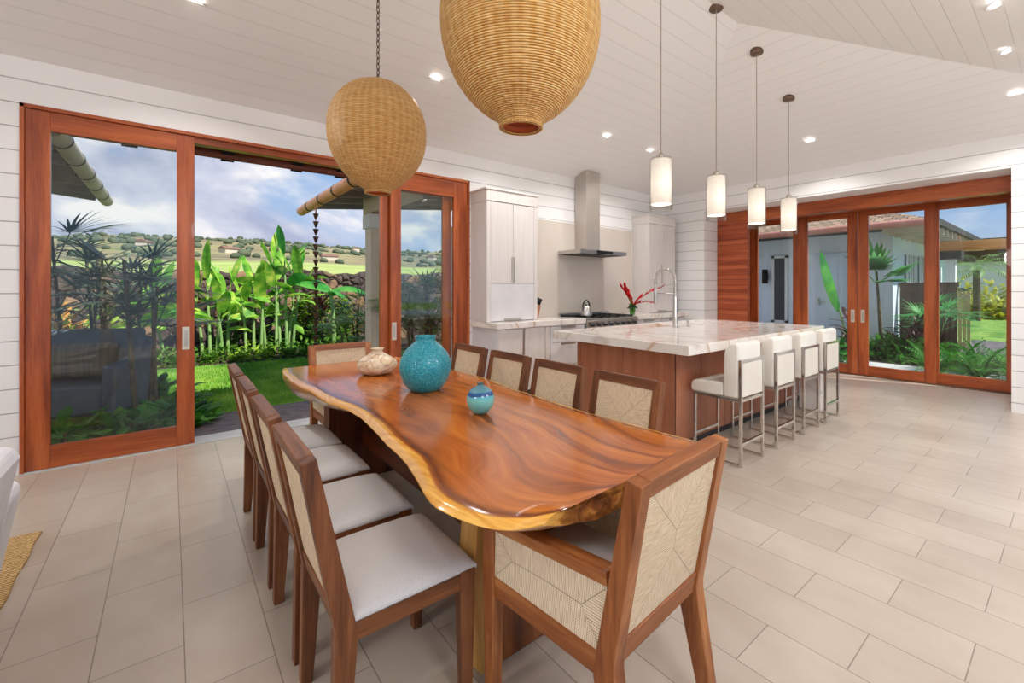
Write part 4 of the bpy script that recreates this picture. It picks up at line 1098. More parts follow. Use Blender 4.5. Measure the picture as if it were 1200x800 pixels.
# knife block
t = thing('knife_block', 'knife block half hidden by the tall cabinet', 'knife block', (3.84, 4.86, .958), 0)
kb = noisy('knife_block_wood', srgb(176, 118, 84), srgb(150, 96, 66), 8, .5)
m = MB(); m.prism([(-.07, 0), (.07, 0), (.12, .17), (.02, .22), (-.07, .05)], 'x', -.05, .05); m.xf(Matrix.Rotation(-PI / 2, 4, 'Z')); m.build('block', kb, t, bevel=.004)
for i in range(3):
    for j in range(2):
        a = Vector((.04 + .03 * i, -.02 + .04 * j, .185 - .012 * i)); d = Vector((.45, 0, .9)).normalized()
        d = Vector((.5, 0, .87)).normalized()
        m = MB(); m.bar(a, a + d * .12, .014, .022); m.build('knife_handle', M['black'], t, bevel=.003)

# range hood
t = thing('range_hood', 'stainless chimney range hood on the kitchen wall', 'range hood', (0, 0, 0))
MB().box(4.80, 4.76, 1.94, 5.10, YW - .013, 3.15).build('chimney', simple('hood_steel', srgb(196, 188, 180), .34, .75), t, bevel=.003)
MB().box(4.45, 4.52, 1.878, 5.45, YW - .013, 1.935).build('canopy', M['steel'], t, bevel=.003)
MB().box(4.78, 4.515, 1.884, 5.12, 4.522, 1.93).build('control_strip', M['black'], t)
MB().box(4.5, 4.56, 1.872, 5.4, YW - .05, 1.879).build('filter', M['darksteel'], t)

# flower vase
vx, vy = 5.66, 4.58
t = thing('flower_vase', 'clear green glass vase beside the range', 'vase', (vx, vy, .958))
MB().lathe([(0, .004), (.038, 0), (.045, .01), (.05, .09), (.058, .17), (.06, .172), (.054, .172), (.046, .09), (.04, .014), (0, .012)], 28).build('body', M['vglass'], t)
def leaf(m, p0, az, el, L, W, droop, prof='paddle', fold=.25, n=8, roll=0, tw=0):
    """one leaf blade growing from p0: azimuth, start elevation, length, width, droop along it"""
    p = Vector(p0); vs = []; 
    for i in range(n + 1):
        s = i / n; e = el - droop * s
        d = Vector((math.cos(az) * math.cos(e), math.sin(az) * math.cos(e), math.sin(e)))
        side = Vector((-math.sin(az), math.cos(az), 0)); up = side.cross(d) * -1
        up = d.cross(side) * -1
        r = roll + tw * s
        sd = side * math.cos(r) + up * math.sin(r)
        un = up * math.cos(r) - side * math.sin(r)
        if prof == 'paddle': w = W * (math.sin(PI * min(1, s * .93 + .07)) ** .6)
        elif prof == 'blade': w = W * (1 - s) ** .6 * (s * 6 if s < .16 else 1)
        elif prof == 'heart': w = W * (math.sin(PI * (s * .9 + .1)) ** .5) * (1.15 - .5 * s)
        else: w = W * math.sin(PI * (s * .96 + .03))
        if s == 1: w = W * .02
        vs += [p - sd * w / 2 + un * (fold * w / 2), p, p + sd * w / 2 + un * (fold * w / 2)]
        p = p + d * (L / n)
    fs = []
    for i in range(n):
        a = i * 3; fs += [(a, a + 1, a + 4, a + 3), (a + 1, a + 2, a + 5, a + 4)]
    m.add(vs, fs, smooth=True)
red = leafmat('red_ginger_bloom', srgb(150, 16, 28), srgb(196, 28, 40), srgb(220, 60, 50), 20)
for az, el, L, W, dr in ((2.6, 1.3, .2, .05, .5), (3.4, 1.0, .18, .05, .3)):
    m = MB(); leaf(m, (0, 0, .14), az, el, L, W, dr, 'blade'); o = m.build('variegated_leaf', leafmat('striped_leaf_%d' % int(az * 10), srgb(120, 60, 40), srgb(150, 130, 60), srgb(90, 130, 60), 30), t)
for (az, el, L, dr, lab) in ((-.75, .9, .5, .55, 'ginger_bloom'), (-.5, .5, .34, .7, 'ginger_bloom'), (1.7, 1.3, .32, .2, 'ginger_bloom'), (2.5, 1.2, .34, .2, 'ginger_bloom')):
    m = MB()
    for k in range(16):
        s = k / 16; e = el - dr * s
        p = (math.cos(az) * math.cos(e) * L * s, math.sin(az) * math.cos(e) * L * s, .14 + math.sin(el - dr * s * .5) * L * s)
        leaf(m, p, az + (k % 3 - 1) * .7, e + .3 * (k % 2), .11, .055, .3, 'lens', n=3)
    m.build(lab, red, t)
m = MB()
for az in (2.9, 3.5, -.2, -.9, .6): leaf(m, (0, 0, .13), az, .3, .11, .11, 1.6, 'heart', n=6)
m.build('dark_foliage', leafmat('dark_round_leaf', srgb(22, 40, 38), srgb(34, 56, 50), srgb(52, 78, 62), 20), t)
m = MB(); m.tube([(0, 0, .02), (.01, 0, .15)], .006, 6); m.tube([(.015, .01, .02), (-.01, .01, .15)], .006, 6); m.tube([(-.015, -.01, .02), (.02, -.01, .15)], .006, 6); m.build('stems', M['stem'], t)

# ------------------------------------------------------------------ sofa and rug at the left edge
t = thing('white_armchair', 'white slipcovered armchair cut off by the left edge', 'armchair', (-1.05, 2.64, 0))
m = MB(); m.box(-.35, -.5, .12, .36, .25, .44); m.build('seat_base', M['sofa'], t, bevel=.03, seg=3)
m = MB(); m.prism([(.30, .02), (.44, .02), (.555, .66), (.53, .71), (.46, .71), (.40, .66)], 'y', -.52, .30); m.build('backrest', M['sofa'], t, bevel=.03, seg=3)
for y0, y1 in ((.32, .56), (-.78, -.54)):
    m = MB(); m.prism([(-.4, .02), (.44, .02), (.515, .45), (.49, .49), (-.36, .49), (-.4, .45)], 'y', y0, y1); m.build('arm', M['sofa'], t, bevel=.03, seg=3)
for x in (-.33, .3):
    for y in (-.48, .18): MB().box(x, y, .015, x + .05, y + .05, .13).build('foot', M['darkwood'], t)
m = MB()
pts = []
def rug_edge(y): return -.56 + .004 * math.sin(y * 17)
ys = [0.9 + i * .05 for i in range(58)]
top = []
for y in ys: top.append((rug_edge(y), y))
poly = [(-3.2, .9)] + top + [(-3.2, ys[-1])]
m.prism(poly, 'z', .001, .014); o = m.build('jute_rug', M['rug']); tag(o, 'braided jute rug under the white armchair', 'rug')
o.data.materials[0] = M['rug']

# ------------------------------------------------------------------ outdoors: courtyard garden seen through the left opening
G = -.08
o = MB().box(-14, 5.24, -.3, 16, 6.16, -.02 + .0).build('path_garden', M['stonestrip']); struct(o, 'dark basalt strip outside the garden threshold')
lm = MB(); lm.grid(lambda u, v: (-14 + 22 * u, 6.16 + 4.3 * v, G + .03 * math.sin(u * 9) * math.sin(v * 5)), 22, 8); o = lm.build('lawn', M['lawn']); struct(o, 'green courtyard lawn')
o = MB().box(-14, 10.4, -.4, 14, 14, G + .01).build('garden_bed', M['soil']); struct(o, 'planting bed along the lava rock wall')
gm = MB(); rg = random.Random(3)
for i in range(26000):
    x = rg.uniform(-2.2, 2.16); y = 6.2 + 4.2 * rg.random() ** 1.3; h = rg.uniform(.025, .06); a = rg.uniform(0, 2 * PI); w = .006 + .0012 * (y - 6)
    if x < -.1 and y < 7.5: continue
    z = G - .005; lx, ly = rg.uniform(-.02, .02), rg.uniform(-.02, .02)
    gm.add([(x - w * math.cos(a), y - w * math.sin(a), z), (x + w * math.cos(a), y + w * math.sin(a), z), (x + lx, y + ly, z + h)], [(0, 1, 2)])
tag(gm.build('grass', M['grass']), 'short green grass blades on the courtyard lawn', 'grass', kind='stuff')
# lava rock wall
sm = MB(); rs = random.Random(5)
def wall_top(x): return 1.80 + .05 * math.sin(x * 3.1) + .03 * math.sin(x * 11) - .05 * (x < 1.2)
NX = 150; x0, x1 = -9, 9
def wf(u, v):
    x = x0 + (x1 - x0) * u
    if v < .5: z = -.2 + (wall_top(x) + .2) * (v * 2); y = 12.5 + .05 * math.sin(x * 5 + z * 7) + .04 * math.sin(x * 13 - z * 9)
    else: z = wall_top(x); y = 12.5 + .5 * (v * 2 - 1)
    return (x, y, z)
sm.grid(wf, NX, 40); o = sm.build('garden_wall', M['stone']); tag(o, 'dark lava rock garden wall behind the plants', 'wall')
# terrain, hill and field
def hz_(d):
    P = ((0, -.4), (25, .8), (60, 3.5), (130, 8.6), (230, 19.5), (340, 31))
    for (a, b), (c, e) in zip(P, P[1:]):
        if d <= c: return b + (e - b) * (d - a) / (c - a)
    return P[-1][1]
def th_(x, y):
    d = y - 13.2
    return hz_(d) + (1.6 * math.sin(x * .03 + 1) + .8 * math.sin(x * .11 + y * .05)) * max(0, min(1, (d - 60) / 150)) + .012 * max(-60, min(x, 140)) * min(1, d / 200)
hm = MB()
def terr(u, v):
    x = -260 + 620 * u; y = 13.2 + 330 * v ** 1.6
    d = y - 13
    return (x, y, th_(x, y))
hm.grid(terr, 90, 60); o = hm.build('hills', M['hill']); struct(o, 'distant hillside with a pale green field')
tm = MB(); rt = random.Random(11)
for i in range(1700):
    y = 120 + 215 * rt.random() ** .8; x = rt.uniform(-190, 260); r = rt.uniform(.5, 1.5)
    if any(math.hypot(x - hx, y - hy) < 16 for hx, hy in ((38, 150), (62, 176), (14, 168), (92, 190), (-6, 182), (72, 236))): continue
    tm.ball((x, y, th_(x, y) + r * .5), r, 7, 5, (1.2, 1.2, .9))
tag(tm.build('hillside_trees', M['fartree']), 'small dark trees scattered over the distant hillside', 'trees', kind='stuff')
for i, (x, y, w) in enumerate(((38, 150, 9), (62, 176, 11), (14, 168, 10), (92, 190, 12), (-6, 182, 10), (72, 236, 12))):
    z = th_(x, y)
    t = thing('hillside_house', 'tiny pale house far up the distant hillside', 'house', (x, y, z), .3 * i, 'far houses on the hillside')
    w *= .5
    MB().box(-w / 2, -1.4, -1, w / 2, 1.4, 1.2).build('walls', M['farhouse'], t)
    MB().prism([(-1.7, 1.2), (1.7, 1.2), (0, 2.0)], 'x', -w / 2 - .3, w / 2 + .3).build('roof', M['farroof'], t)
o = MB(); o.grid(lambda u, v: (50 + 40 * u, 92 + 12 * v, th_(70, 100) + .9), 4, 4); o = o.build('far_pond', M['sea']); struct(o, 'turquoise water beyond the wall')

# house eave with gutter above the opening
o = MB().prism([(5.22, 2.90), (5.78, 2.83), (5.78, 2.87), (5.22, 3.1)], 'x', XL, 1.6).build('roof_eave', M['darkwood']); struct(o, 'dark eave over the garden opening')
t = thing('roof_gutter', 'dark copper gutter with brackets above the garden opening', 'gutter', (0, 5.75, 2.775))
m = MB(); m.tube([(XL, 0, 0), (1.68, 0, 0)], .047, 14); m.build('gutter_pipe', M['coppere'], t)
for x in (-.9, -.3, .46, 1.11, 1.58):
    m = MB(); m.bar((x, -.12, .06), (x, .03, -.055), .115, .012, up=(0, 1, 1)); m.bar((x, .03, -.055), (x, .06, .02), .115, .012, up=(0, 1, 0)); m.build('bracket', M['darksteel'], t)

# wings left and right of the courtyard: open lanai roofs
def wing(name, xg, sgn, y0, y1, label, gm_, ext=4.2):
    t = thing(name, label, 'roof', (xg, 0, 2.7))
    m = MB(); m.tube([(0, y0, 0), (0, y1, 0)], .075, 14); m.build('gutter', gm_, t)
    for k in range(int((y1 - y0) / .75) + 1):
        y = y0 + .4 + k * .75
        if y < y1: m = MB(); m.lathe([(.08, -.02), (.083, -.02), (.083, .02), (.08, .02)], 14); m.xf(Matrix.Translation((0, y, 0)) @ Matrix.Rotation(PI / 2, 4, 'X')); m.build('gutter_strap', M['darksteel'], t)
    m = MB(); sl = .1
    A = [(sgn * .02, .07), (sgn * ext, .07 + ext * sl), (sgn * ext, .17 + ext * sl), (sgn * .02, .12)]
    if sgn < 0: A = A[::-1]
    m.prism(A, 'y', y0, y1 + .12); m.build('roof_deck', M['darkwood'], t)
    n = 0; y = y0 + .2
    while y < y1:
        m = MB(); m.bar((sgn * .1, y, .03), (sgn * (ext - .1), y, .02 + ext * sl), .06, .12); m.build('rafter', M['soffit'], t); y += .62; n += 1
    m = MB(); m.box(min(sgn * .55, sgn * .71), y0, -.2, max(sgn * .55, sgn * .71), y0 + 1.8 if sgn > 0 else y1 - .4, .06); m.build('beam', M['render'], t, bevel=.005)
    return t
wing('lanai_roof', 1.73, 1, 5.3, 8.6, 'open timber lanai roof with copper gutter, right of the lawn', M['copper'])
wing('lanai_roof', -.75, -1, 5.4, 9.5, 'timber eave with pale gutter seen through the left glass door', M['copperold'])
# lanai posts
def post(x, y, w, d, label, mat='render'):
    t = thing('lanai_post', label, 'post', (x, y, -.1))
    MB().box(-w / 2, -d / 2, 0, w / 2, d / 2, 2.58).build('shaft', M[mat], t, bevel=.008)
    MB().box(-w / 2 - .03, -d / 2 - .03, 2.36, w / 2 + .03, d / 2 + .03, 2.56).build('capital', M['paper'], t, bevel=.004)
    MB().box(-w / 2 - .03, -d / 2 - .03, 0, w / 2 + .03, d / 2 + .03, .25).build('plinth', M['paper'], t, bevel=.004)
    return t
post(2.36, 6.75, .24, .24, 'beige lanai post beside the rain chain')
post(3.95, 7.3, .16, .2, 'white lanai post seen through the glass beside the cabinet', 'paper')
o = MB().box(2.2, 5.24, -.2, 9, 9.0, -.05).build('patio', M['pave']); struct(o, 'pale lanai paving right of the lawn')
m = MB(); m.box(-4.5, 5.24, -.2, -1.0, 5.3, .3); 
# rain chain
t = thing('rain_chain', 'copper cup rain chain hanging from the right gutter', 'rain chain', (1.73, 7.6, 0))
m = MB(); m.tube([(0, 0, 2.64), (0, 0, 2.5)], .012, 8); m.build('hanger', M['copper'], t)
z = 2.44; 
cups = MB()
while z > .1:
    c = MB(); c.lathe([(.012, 0), (.014, .005), (.042, .085), (.046, .09), (.04, .088), (.012, .01)], 12); c.xf(Matrix.Translation((0, 0, z)))
    c.build('cup', M['raincopper'] if 'raincopper' in M else M.setdefault('raincopper', noisy('rain_cup_copper', srgb(150, 104, 86), srgb(92, 62, 56), 7, .45, metal=.4)), t); z -= .118
m = MB(); m.tube([(0, 0, .1), (0, 0, 2.5)], .005, 5); m.build('link_rod', M['chain'], t)

# ---- plants
def heliconia(x, y, seed, label, stems, leafn, big=False, mat='banana', group='broad leaved plants on the garden bed'):
    r = random.Random(seed)
    t = thing('heliconia', label, 'plant', (x, y, G), 0, group)
    for si, (bx, by, h) in enumerate(stems):
        lx, ly = r.uniform(-.16, .16), r.uniform(-.1, .06)
        pts = [(bx + lx * (k / 5) ** 1.6, by + ly * (k / 5) ** 1.6, h * k / 5) for k in range(6)]
        MB().tube(pts, [.034, .032, .028, .024, .02, .014], 8).build('stem', M['stem'], t)
        m = MB(); a0 = r.uniform(0, 2 * PI)
        for q in range(leafn + 2):
            f = 1.0 - .1 * q; k = min(4.999, f * 5); i = int(k); p = Vector(pts[i]).lerp(Vector(pts[i + 1]), k - i)
            az = a0 + q * 2.7 + r.uniform(-.4, .4); el = (1.42, 1.2, 1.0, .75, .5)[min(q, 4)] + r.uniform(-.15, .12)
            d = Vector((math.cos(az) * math.cos(el), math.sin(az) * math.cos(el), math.sin(el))); e = p + d * .16
            m.tube([p, e], .009, 5, False)
            L = r.uniform(.5, .8) * (1.1 if q == 0 else 1)
            leaf(m, e, az, el, L, r.uniform(.17, .26), r.uniform(.1, .5) if q < 2 else r.uniform(.7, 1.7), 'paddle', r.uniform(.05, .5), 9, r.uniform(-1.1, 1.1), r.uniform(-.5, .5))
        m.build('leaves', M['banana2' if big and si == 2 else mat], t)
    return t
heliconia(.62, 11.4, 1, 'tall broad leaved heliconia clump at the left door frame', [(-.12, .1, 1.25), (.0, .0, 1.5), (.12, .05, 1.1), (.3, .1, 1.45), (.2, -.1, .9)], 3)
heliconia(1.4, 11.5, 4, 'heliconia clump with arching leaves in the middle of the bed', [(-.15, .0, 1.2), (0, .1, 1.5), (.12, -.05, 1.35), (.22, .1, 1.0)], 3)
heliconia(1.93, 11.35, 9, 'tallest heliconia clump with bare pale stems by the lava wall', [(-.14, 0, 1.5), (-.05, .1, 1.95), (.05, -.05, 2.05), (.12, .08, 1.75), (.18, -.02, 1.5)], 3, big=True)
heliconia(-.35, 11.2, 14, 'heliconia clump seen through the left glass door', [(-.1, 0, .9), (.1, .1, 1.2), (.25, 0, 1.0)], 3)
# tall upright leaf of the central clump
t = thing('banana_plant', 'banana plant with one big tilted leaf near the lanai post', 'plant', (2.95, 11.2, G), 0)
MB().tube([(0, 0, 0), (-.05, -.05, .9), (-.12, -.1, 1.45)], [.06, .045, .03], 10).build('stem', M['stem'], t)
m = MB(); leaf(m, (-.12, -.1, 1.4), 2.7, .65, 1.0, .46, .9, 'paddle', .2, 12, .5); leaf(m, (-.12, -.1, 1.4), -.3, .5, .9, .42, 1.4, 'paddle', .3, 10, -.3); leaf(m, (-.1, -.08, 1.3), -1.4, .6, .7, .3, 1.6, 'paddle', .3, 10, .3)
m.build('leaves', M['banana2'], t)
t = thing('cordyline', 'dark red leaved cordyline in front of the lava wall', 'plant', (2.85, 11.9, G), 0)
m = MB(); rr_ = random.Random(2)
for k in range(16): leaf(m, (0, 0, .7 + .04 * k), k * 2.4, rr_.uniform(.4, 1.3), rr_.uniform(.4, .6), .1, 1.2, 'lens', .2, 6)
m.build('leaves', M['redleaf'], t); MB().tube([(0, 0, 0), (0, 0, 1.3)], .02, 6).build('stem', M['trunk'], t)

def fan(m, p, az, el, r, n, L, W, span=2.6, droop=.5):
    """fan leaf: n leaflets radiating from p in the plane facing (az, el)"""
    ax = Vector((math.cos(az) * math.cos(el), math.sin(az) * math.cos(el), math.sin(el)))
    sd = Vector((-math.sin(az), math.cos(az), 0)); 
    for k in range(n):
        a = (k / (n - 1) - .5) * span
        d = ax * math.cos(a) + sd * math.sin(a)
        e = math.asin(max(-1, min(1, d.z))); z = math.atan2(d.y, d.x)
        leaf(m, p, z, e, L * r.uniform(.85, 1.1) * (1 - .18 * abs(a)), W, droop * r.uniform(.6, 1.3), 'blade', .3, 5)
def fan_palm(x, y, seed, label, canes, hs, fans, L, mat, group=None, spread=.4, name='lady_palm', W=.035, lean=(0, 0), nl=9):
    r = random.Random(seed)
    t = thing(name, label, 'palm', (x, y, G), 0, group)
    for c in range(canes):
        a = r.uniform(0, 2 * PI); bx, by = spread * r.random() * math.cos(a), spread * r.random() * math.sin(a); h = r.uniform(*hs)
        lx, ly = bx + r.uniform(-.15, .15) + lean[0], by + r.uniform(-.15, .15) + lean[1]
        MB().tube([(bx, by, 0), ((bx + lx) / 2, (by + ly) / 2, h * .5), (lx, ly, h)], [.02, .017, .014], 7).build('cane', M['trunk'], t)
        m = MB()
        for q in range(fans):
            az = q * 2.4 + r.uniform(-.4, .4); el = r.uniform(.05, 1.2); f = r.uniform(.55, 1.0); pet = r.uniform(.2, .4) * L / .4
            p0 = Vector((bx + (lx - bx) * f, by + (ly - by) * f, h * f)); d = Vector((math.cos(az) * math.cos(el), math.sin(az) * math.cos(el), math.sin(el)))
            m.tube([p0, p0 + d * pet], .006, 5, False)
            fan(m, p0 + d * pet, az, el - .25, r, nl, L, W)
        m.build('fronds', M[mat], t)
    return t
fan_palm(2.66, 8.75, 21, 'lady palm with slender leaflets beside the lanai post', 7, (.5, 1.2), 7, .44, 'rhapis', 'lady palms in the garden', .35)
fan_palm(2.95, 6.3, 22, 'lady palm behind the glass door next to the cabinet', 11, (.7, 1.5), 8, .4, 'rhapis', 'lady palms in the garden', .3)
fan_palm(-.62, 7.7, 23, 'dark fan palm with stiff leaves behind the left glass door', 6, (1.5, 2.15), 6, .55, 'palm', None, .35, 'fan_palm', .04, nl=12)
fan_palm(-.22, 6.3, 24, 'dark fan palm leaning toward the door handle behind glass', 4, (1.2, 1.75), 5, .46, 'palm', None, .3, 'fan_palm', .04, nl=12)

def shrub(name, x, y, r0, h, n, L, W, seed, label, mat, group, el=(.1, 1.2), z0=None, prof='lens'):
    r = random.Random(seed); m = MB()
    for i in range(n):
        a = r.uniform(0, 2 * PI); q = r.random() ** .5 * r0; hh = h * (1 - (q / r0) ** 2) * r.uniform(.25, 1)
        leaf(m, (q * math.cos(a), q * math.sin(a), hh * .8), a + r.uniform(-1, 1), r.uniform(*el), L * r.uniform(.7, 1.3), W, r.uniform(.4, 1.4), prof, .3, 3)
    t = thing(name, label, 'plant', (x, y, G if z0 is None else z0), 0, group)
    m.build('foliage', M[mat], t)
    MB().tube([(0, 0, -.02), (0, 0, h * .5)], .015, 5).build('stem', M['trunk'], t)
    return t
gb = 'low leafy shrubs edging the lawn'
sx = [(.35, 'shrub'), (.85, 'shrub'), (1.3, 'shrubl'), (1.75, 'shrub'), (2.15, 'shrub'), (2.6, 'shrub'), (3.1, 'shrub'), (-.1, 'shrub'), (-.6, 'shrub')]
labs = ['low green shrub at the foot of the left heliconias', 'low green shrub in front of the left heliconias', 'lime green bushy shrub in front of the lava wall', 'low shrub under the middle heliconias', 'low shrub below the tallest heliconia stems', 'low shrub left of the rain chain foot', 'low shrub behind the far armchair', 'low shrub at the door handle side behind glass', 'low shrub behind the left glass near the lawn']
for i, ((x, mt), lab) in enumerate(zip(sx, labs)):
    shrub('garden_shrub', x, 10.85 + .15 * (i % 2), .34, .42, 190, .14, .05, 40 + i, lab, mt, gb)
lab2 = ['leafy shrub between heliconias at the wall foot', 'leafy dark shrub low against the lava wall', 'leafy shrub against the wall left of the rain chain', 'leafy shrub against the wall right of the rain chain', 'leafy shrub at the wall beside the lady palm']
for i, x in enumerate((.95, 1.55, 2.1, 2.75, 3.3)):
    shrub('wall_shrub', x, 12.1, .3, .8, 240, .15, .055, 60 + i, lab2[i], 'shrub', 'taller shrubs at the wall foot')
for i, (x, z, lab) in enumerate(((2.55, .65, 'yellow green climber on the lava wall left of the rain chain'), (2.95, .7, 'yellow green climber on the lava wall behind the rain chain'), (3.55, .55, 'green climber on the lava wall near the lanai post'))):
    r = random.Random(70 + i); m = MB()
    for k in range(230):
        leaf(m, (r.gauss(0, .14), r.uniform(-.1, 0), r.uniform(-.45, .6)), r.uniform(PI, 2 * PI), r.uniform(-.3, .9), .12, .055, .8, 'lens', .3, 3)
    t = thing('wall_climber', lab, 'climber', (x, 12.42, z), 0, 'climbers on the lava rock wall'); m.build('foliage', M['vine'], t)
# bed close to the left glass
lab3 = ['low dark leafy plant outside the left glass door, at its left end', 'low dark leafy plant in the middle outside the left glass door', 'low dark leafy plant outside the left glass door, by the handle stile', 'dark leafy plant behind the reflected armchair']
for i, (x, y) in enumerate(((-.72, 5.78), (-.3, 5.8), (.02, 6.0), (-.12, 7.6))):
    shrub('shade_plant', x, y, .3, .34, 90, .26, .11, 80 + i, lab3[i], 'fern', 'shade plants outside the left glass door', (.2, 1.1))
for i, (x, y, mt, lab) in enumerate(((-1.25, 8.8, 'orange', 'orange and green croton bush seen through the left glass'), (-.95, 9.4, 'shrubl', 'yellow green bush behind the croton'), (-1.6, 8.2, 'shrub', 'green bush at the left edge of the left glass'))):
    shrub('garden_bush', x, y, .6, 1.5, 330, .28, .07, 90 + i, lab, mt, 'colourful bushes beyond the left glass door')

# solid armchair behind the left glass, standing in for a room reflection
t = thing('reflected_armchair', 'blue grey upholstered armchair standing in for a reflection in the left glass door', 'armchair', (-.78, 6.85, G), -.35)
gq = noisy('blue_grey_upholstery', srgb(96, 106, 120), srgb(84, 94, 108), 9, .9)
MB().box(-.4, -.36, .16, .4, .4, .46).build('seat', gq, t, bevel=.03, seg=3)
m = MB(); m.prism([(.22, .4), (.4, .4), (.5, .98), (.36, 1.0)], 'x', -.42, .42); m.build('backrest', gq, t, bevel=.04, seg=3)
for x0, x1 in ((-.5, -.38), (.38, .5)):
    m = MB(); m.prism([(-.38, .16), (.42, .16), (.5, .9), (.3, .72), (-.36, .66)], 'x', x0, x1); m.build('arm', gq, t, bevel=.03, seg=3)
for x in (-.44, .38):
    for y in (-.34, .34): MB().box(x, y, 0, x + .05, y + .05, .17).build('leg', M['darkwood'], t)
m = MB(); m.box(-.3, .02, .5, .3, .2, .86); m.build('striped_cushion', noisy('tan_stripe', srgb(140, 120, 92), srgb(104, 90, 74), 4, .9, stretch=(8, .3, .3)), t, bevel=.06, seg=3)

# ------------------------------------------------------------------ outdoors: entry court seen through the patio doors
o = MB().box(8.6, -14, -.3, 11.6, 14, -.03).build('patio_entry', M['pave']); struct(o, 'pale concrete walk outside the patio doors')
o = MB().box(10.3, -1.2, -.3, 12.2, 3.6, -.02).build('garden_bed_entry', M['soil']); struct(o, 'planting bed of the entry court')
o = MB().box(11.6, -30, -.35, 80, 30, -.06).build('lawn_front', M['lawn']); struct(o, 'front lawn beyond the pergola')
o = MB().box(13.2, .2, -.3, 17, 1.9, -.045).build('path_front', M['stonestrip']); struct(o, 'grey paved path at the gate')
b = thing('guest_wing', 'pale blue white board and batten wing across the entry court', 'building', (0, 0, 0))
m = MB(); m.box(12, 2.6, -.1, 12.2, 9, 2.615); m.box(12.2, 2.6, -.1, 18.0, 2.8, 2.615); m.build('wall', M['siding'], b)
# roof: eaves with gutter
EZ = 2.62
m = MB(); m.add([(10.9, 1.8, EZ), (18.6, 1.8, EZ), (18.6, 9, EZ), (10.9, 9, EZ)], [(0, 3, 2, 1)]); m.build('soffit', M['darkwood'], b)
def rp(m, pts, o, du, dv):
    o = Vector(o); du = Vector(du).normalized(); dv = Vector(dv).normalized(); vs = [Vector(p) for p in pts]
    m.add(vs, [tuple(range(len(vs)))], [[((v - o).dot(du), (v - o).dot(dv)) for v in vs]])
m = MB(); a = .36
rp(m, [(10.85, 1.75, EZ + .06), (14.4, 5.3, EZ + .06 + 3.55 * a), (14.4, 9, EZ + .06 + 3.55 * a), (10.85, 9, EZ + .06)][::-1], (10.85, 0, EZ), (0, 1, 0), (1, 0, a))
rp(m, [(10.85, 1.75, EZ + .06), (18.6, 1.75, EZ + .06), (18.6, 5.3, EZ + .06 + 3.55 * a), (14.4, 5.3, EZ + .06 + 3.55 * a)], (10.85, 1.75, EZ), (1, 0, 0), (0, 1, a))
m.build('roof', M['shingle'], b)
m = MB(); m.tube([(10.84, 1.8, EZ), (10.84, 9, EZ)], .07, 12); m.build('gutter', M['copperpink'] if 'copperpink' in M else M.setdefault('copperpink', noisy('pink_copper_gutter', srgb(206, 142, 124), srgb(186, 118, 100), 2, .5)), b)
m = MB(); m.box(10.86, 1.72, EZ - .02, 18.6, 1.78, EZ + .1); m.build('fascia', M['darkwood'], b)
x = 11.2; m = MB()
while x < 18.5: 
    MB().box(x, 1.8, EZ - .14, x + .07, 2.6, EZ).build('rafter_tail', M['render'], b); x += .5
# door, sidelight, lantern on the wall facing the patio
d = MB().box(11.95, 3.35, -.05, 12.0, 4.1, 2.2).build('entry_door', simple('pale_blue_door', srgb(206, 220, 236), .5), b, bevel=.004)
MB().box(11.88, 4.0, .98, 11.94, 4.04, 1.14).build('door_handle', M['steel'], d); MB().tube([(11.9, 4.02, 1.06), (11.9, 3.86, 1.06)], .012, 8).build('door_lever', M['steel'], d)
MB().box(11.94, 3.3, -.05, 11.99, 3.36, 2.25).build('door_frame', M['darkwood'], b)
d = MB().box(11.93, 5.5, -.05, 11.99, 5.95, 2.3).build('side_door', simple('pale_side_door', srgb(196, 212, 228), .5), b, bevel=.004)
w = MB().box(11.95, 4.78, .55, 11.99, 5.06, 2.15).build('narrow_window', simple('dark_louvre_glass', srgb(70, 74, 82), .25), b); 
m = MB()
for yy, zz, y2, z2 in ((4.73, .5, 5.11, .56), (4.73, 2.14, 5.11, 2.2), (4.73, .5, 4.79, 2.2), (5.05, .5, 5.11, 2.2)): m.box(11.93, yy, zz, 11.99, y2, z2)
m.build('window_frame', M['paper'], w)
MB().box(11.9, 4.66, .42, 11.99, 5.18, .5).build('window_sill', M['paper'], w)
t = thing('wall_lantern', 'dark cylinder wall lantern on the pale wing wall', 'lantern', (11.86, 5.25, 1.5))
MB().lathe([(0, 0), (.07, 0), (.07, .36), (0, .36)], 16).build('shade', M['darksteel'], t); MB().box(0, -.03, .1, .138, .03, .24).build('wall_bracket', M['darksteel'], t)
# windows on the sunny face
for i in range(3):
    w = MB().box(13.0 + i * 1.3, 2.55, 1.5, 13.9 + i * 1.3, 2.6, 2.15).build('louvre_window', simple('window_grey_%d' % i, srgb(120, 132, 140), .2), b)
    m = MB()
    for q in range(5): m.box(13.0 + i * 1.3 + q * .225 - .02, 2.53, 1.45, 13.0 + i * 1.3 + q * .225 + .02, 2.56, 2.2)
    m.box(12.95 + i * 1.3, 2.53, 1.42, 13.95 + i * 1.3, 2.56, 1.5); m.build('mullions', M['paper'], w)
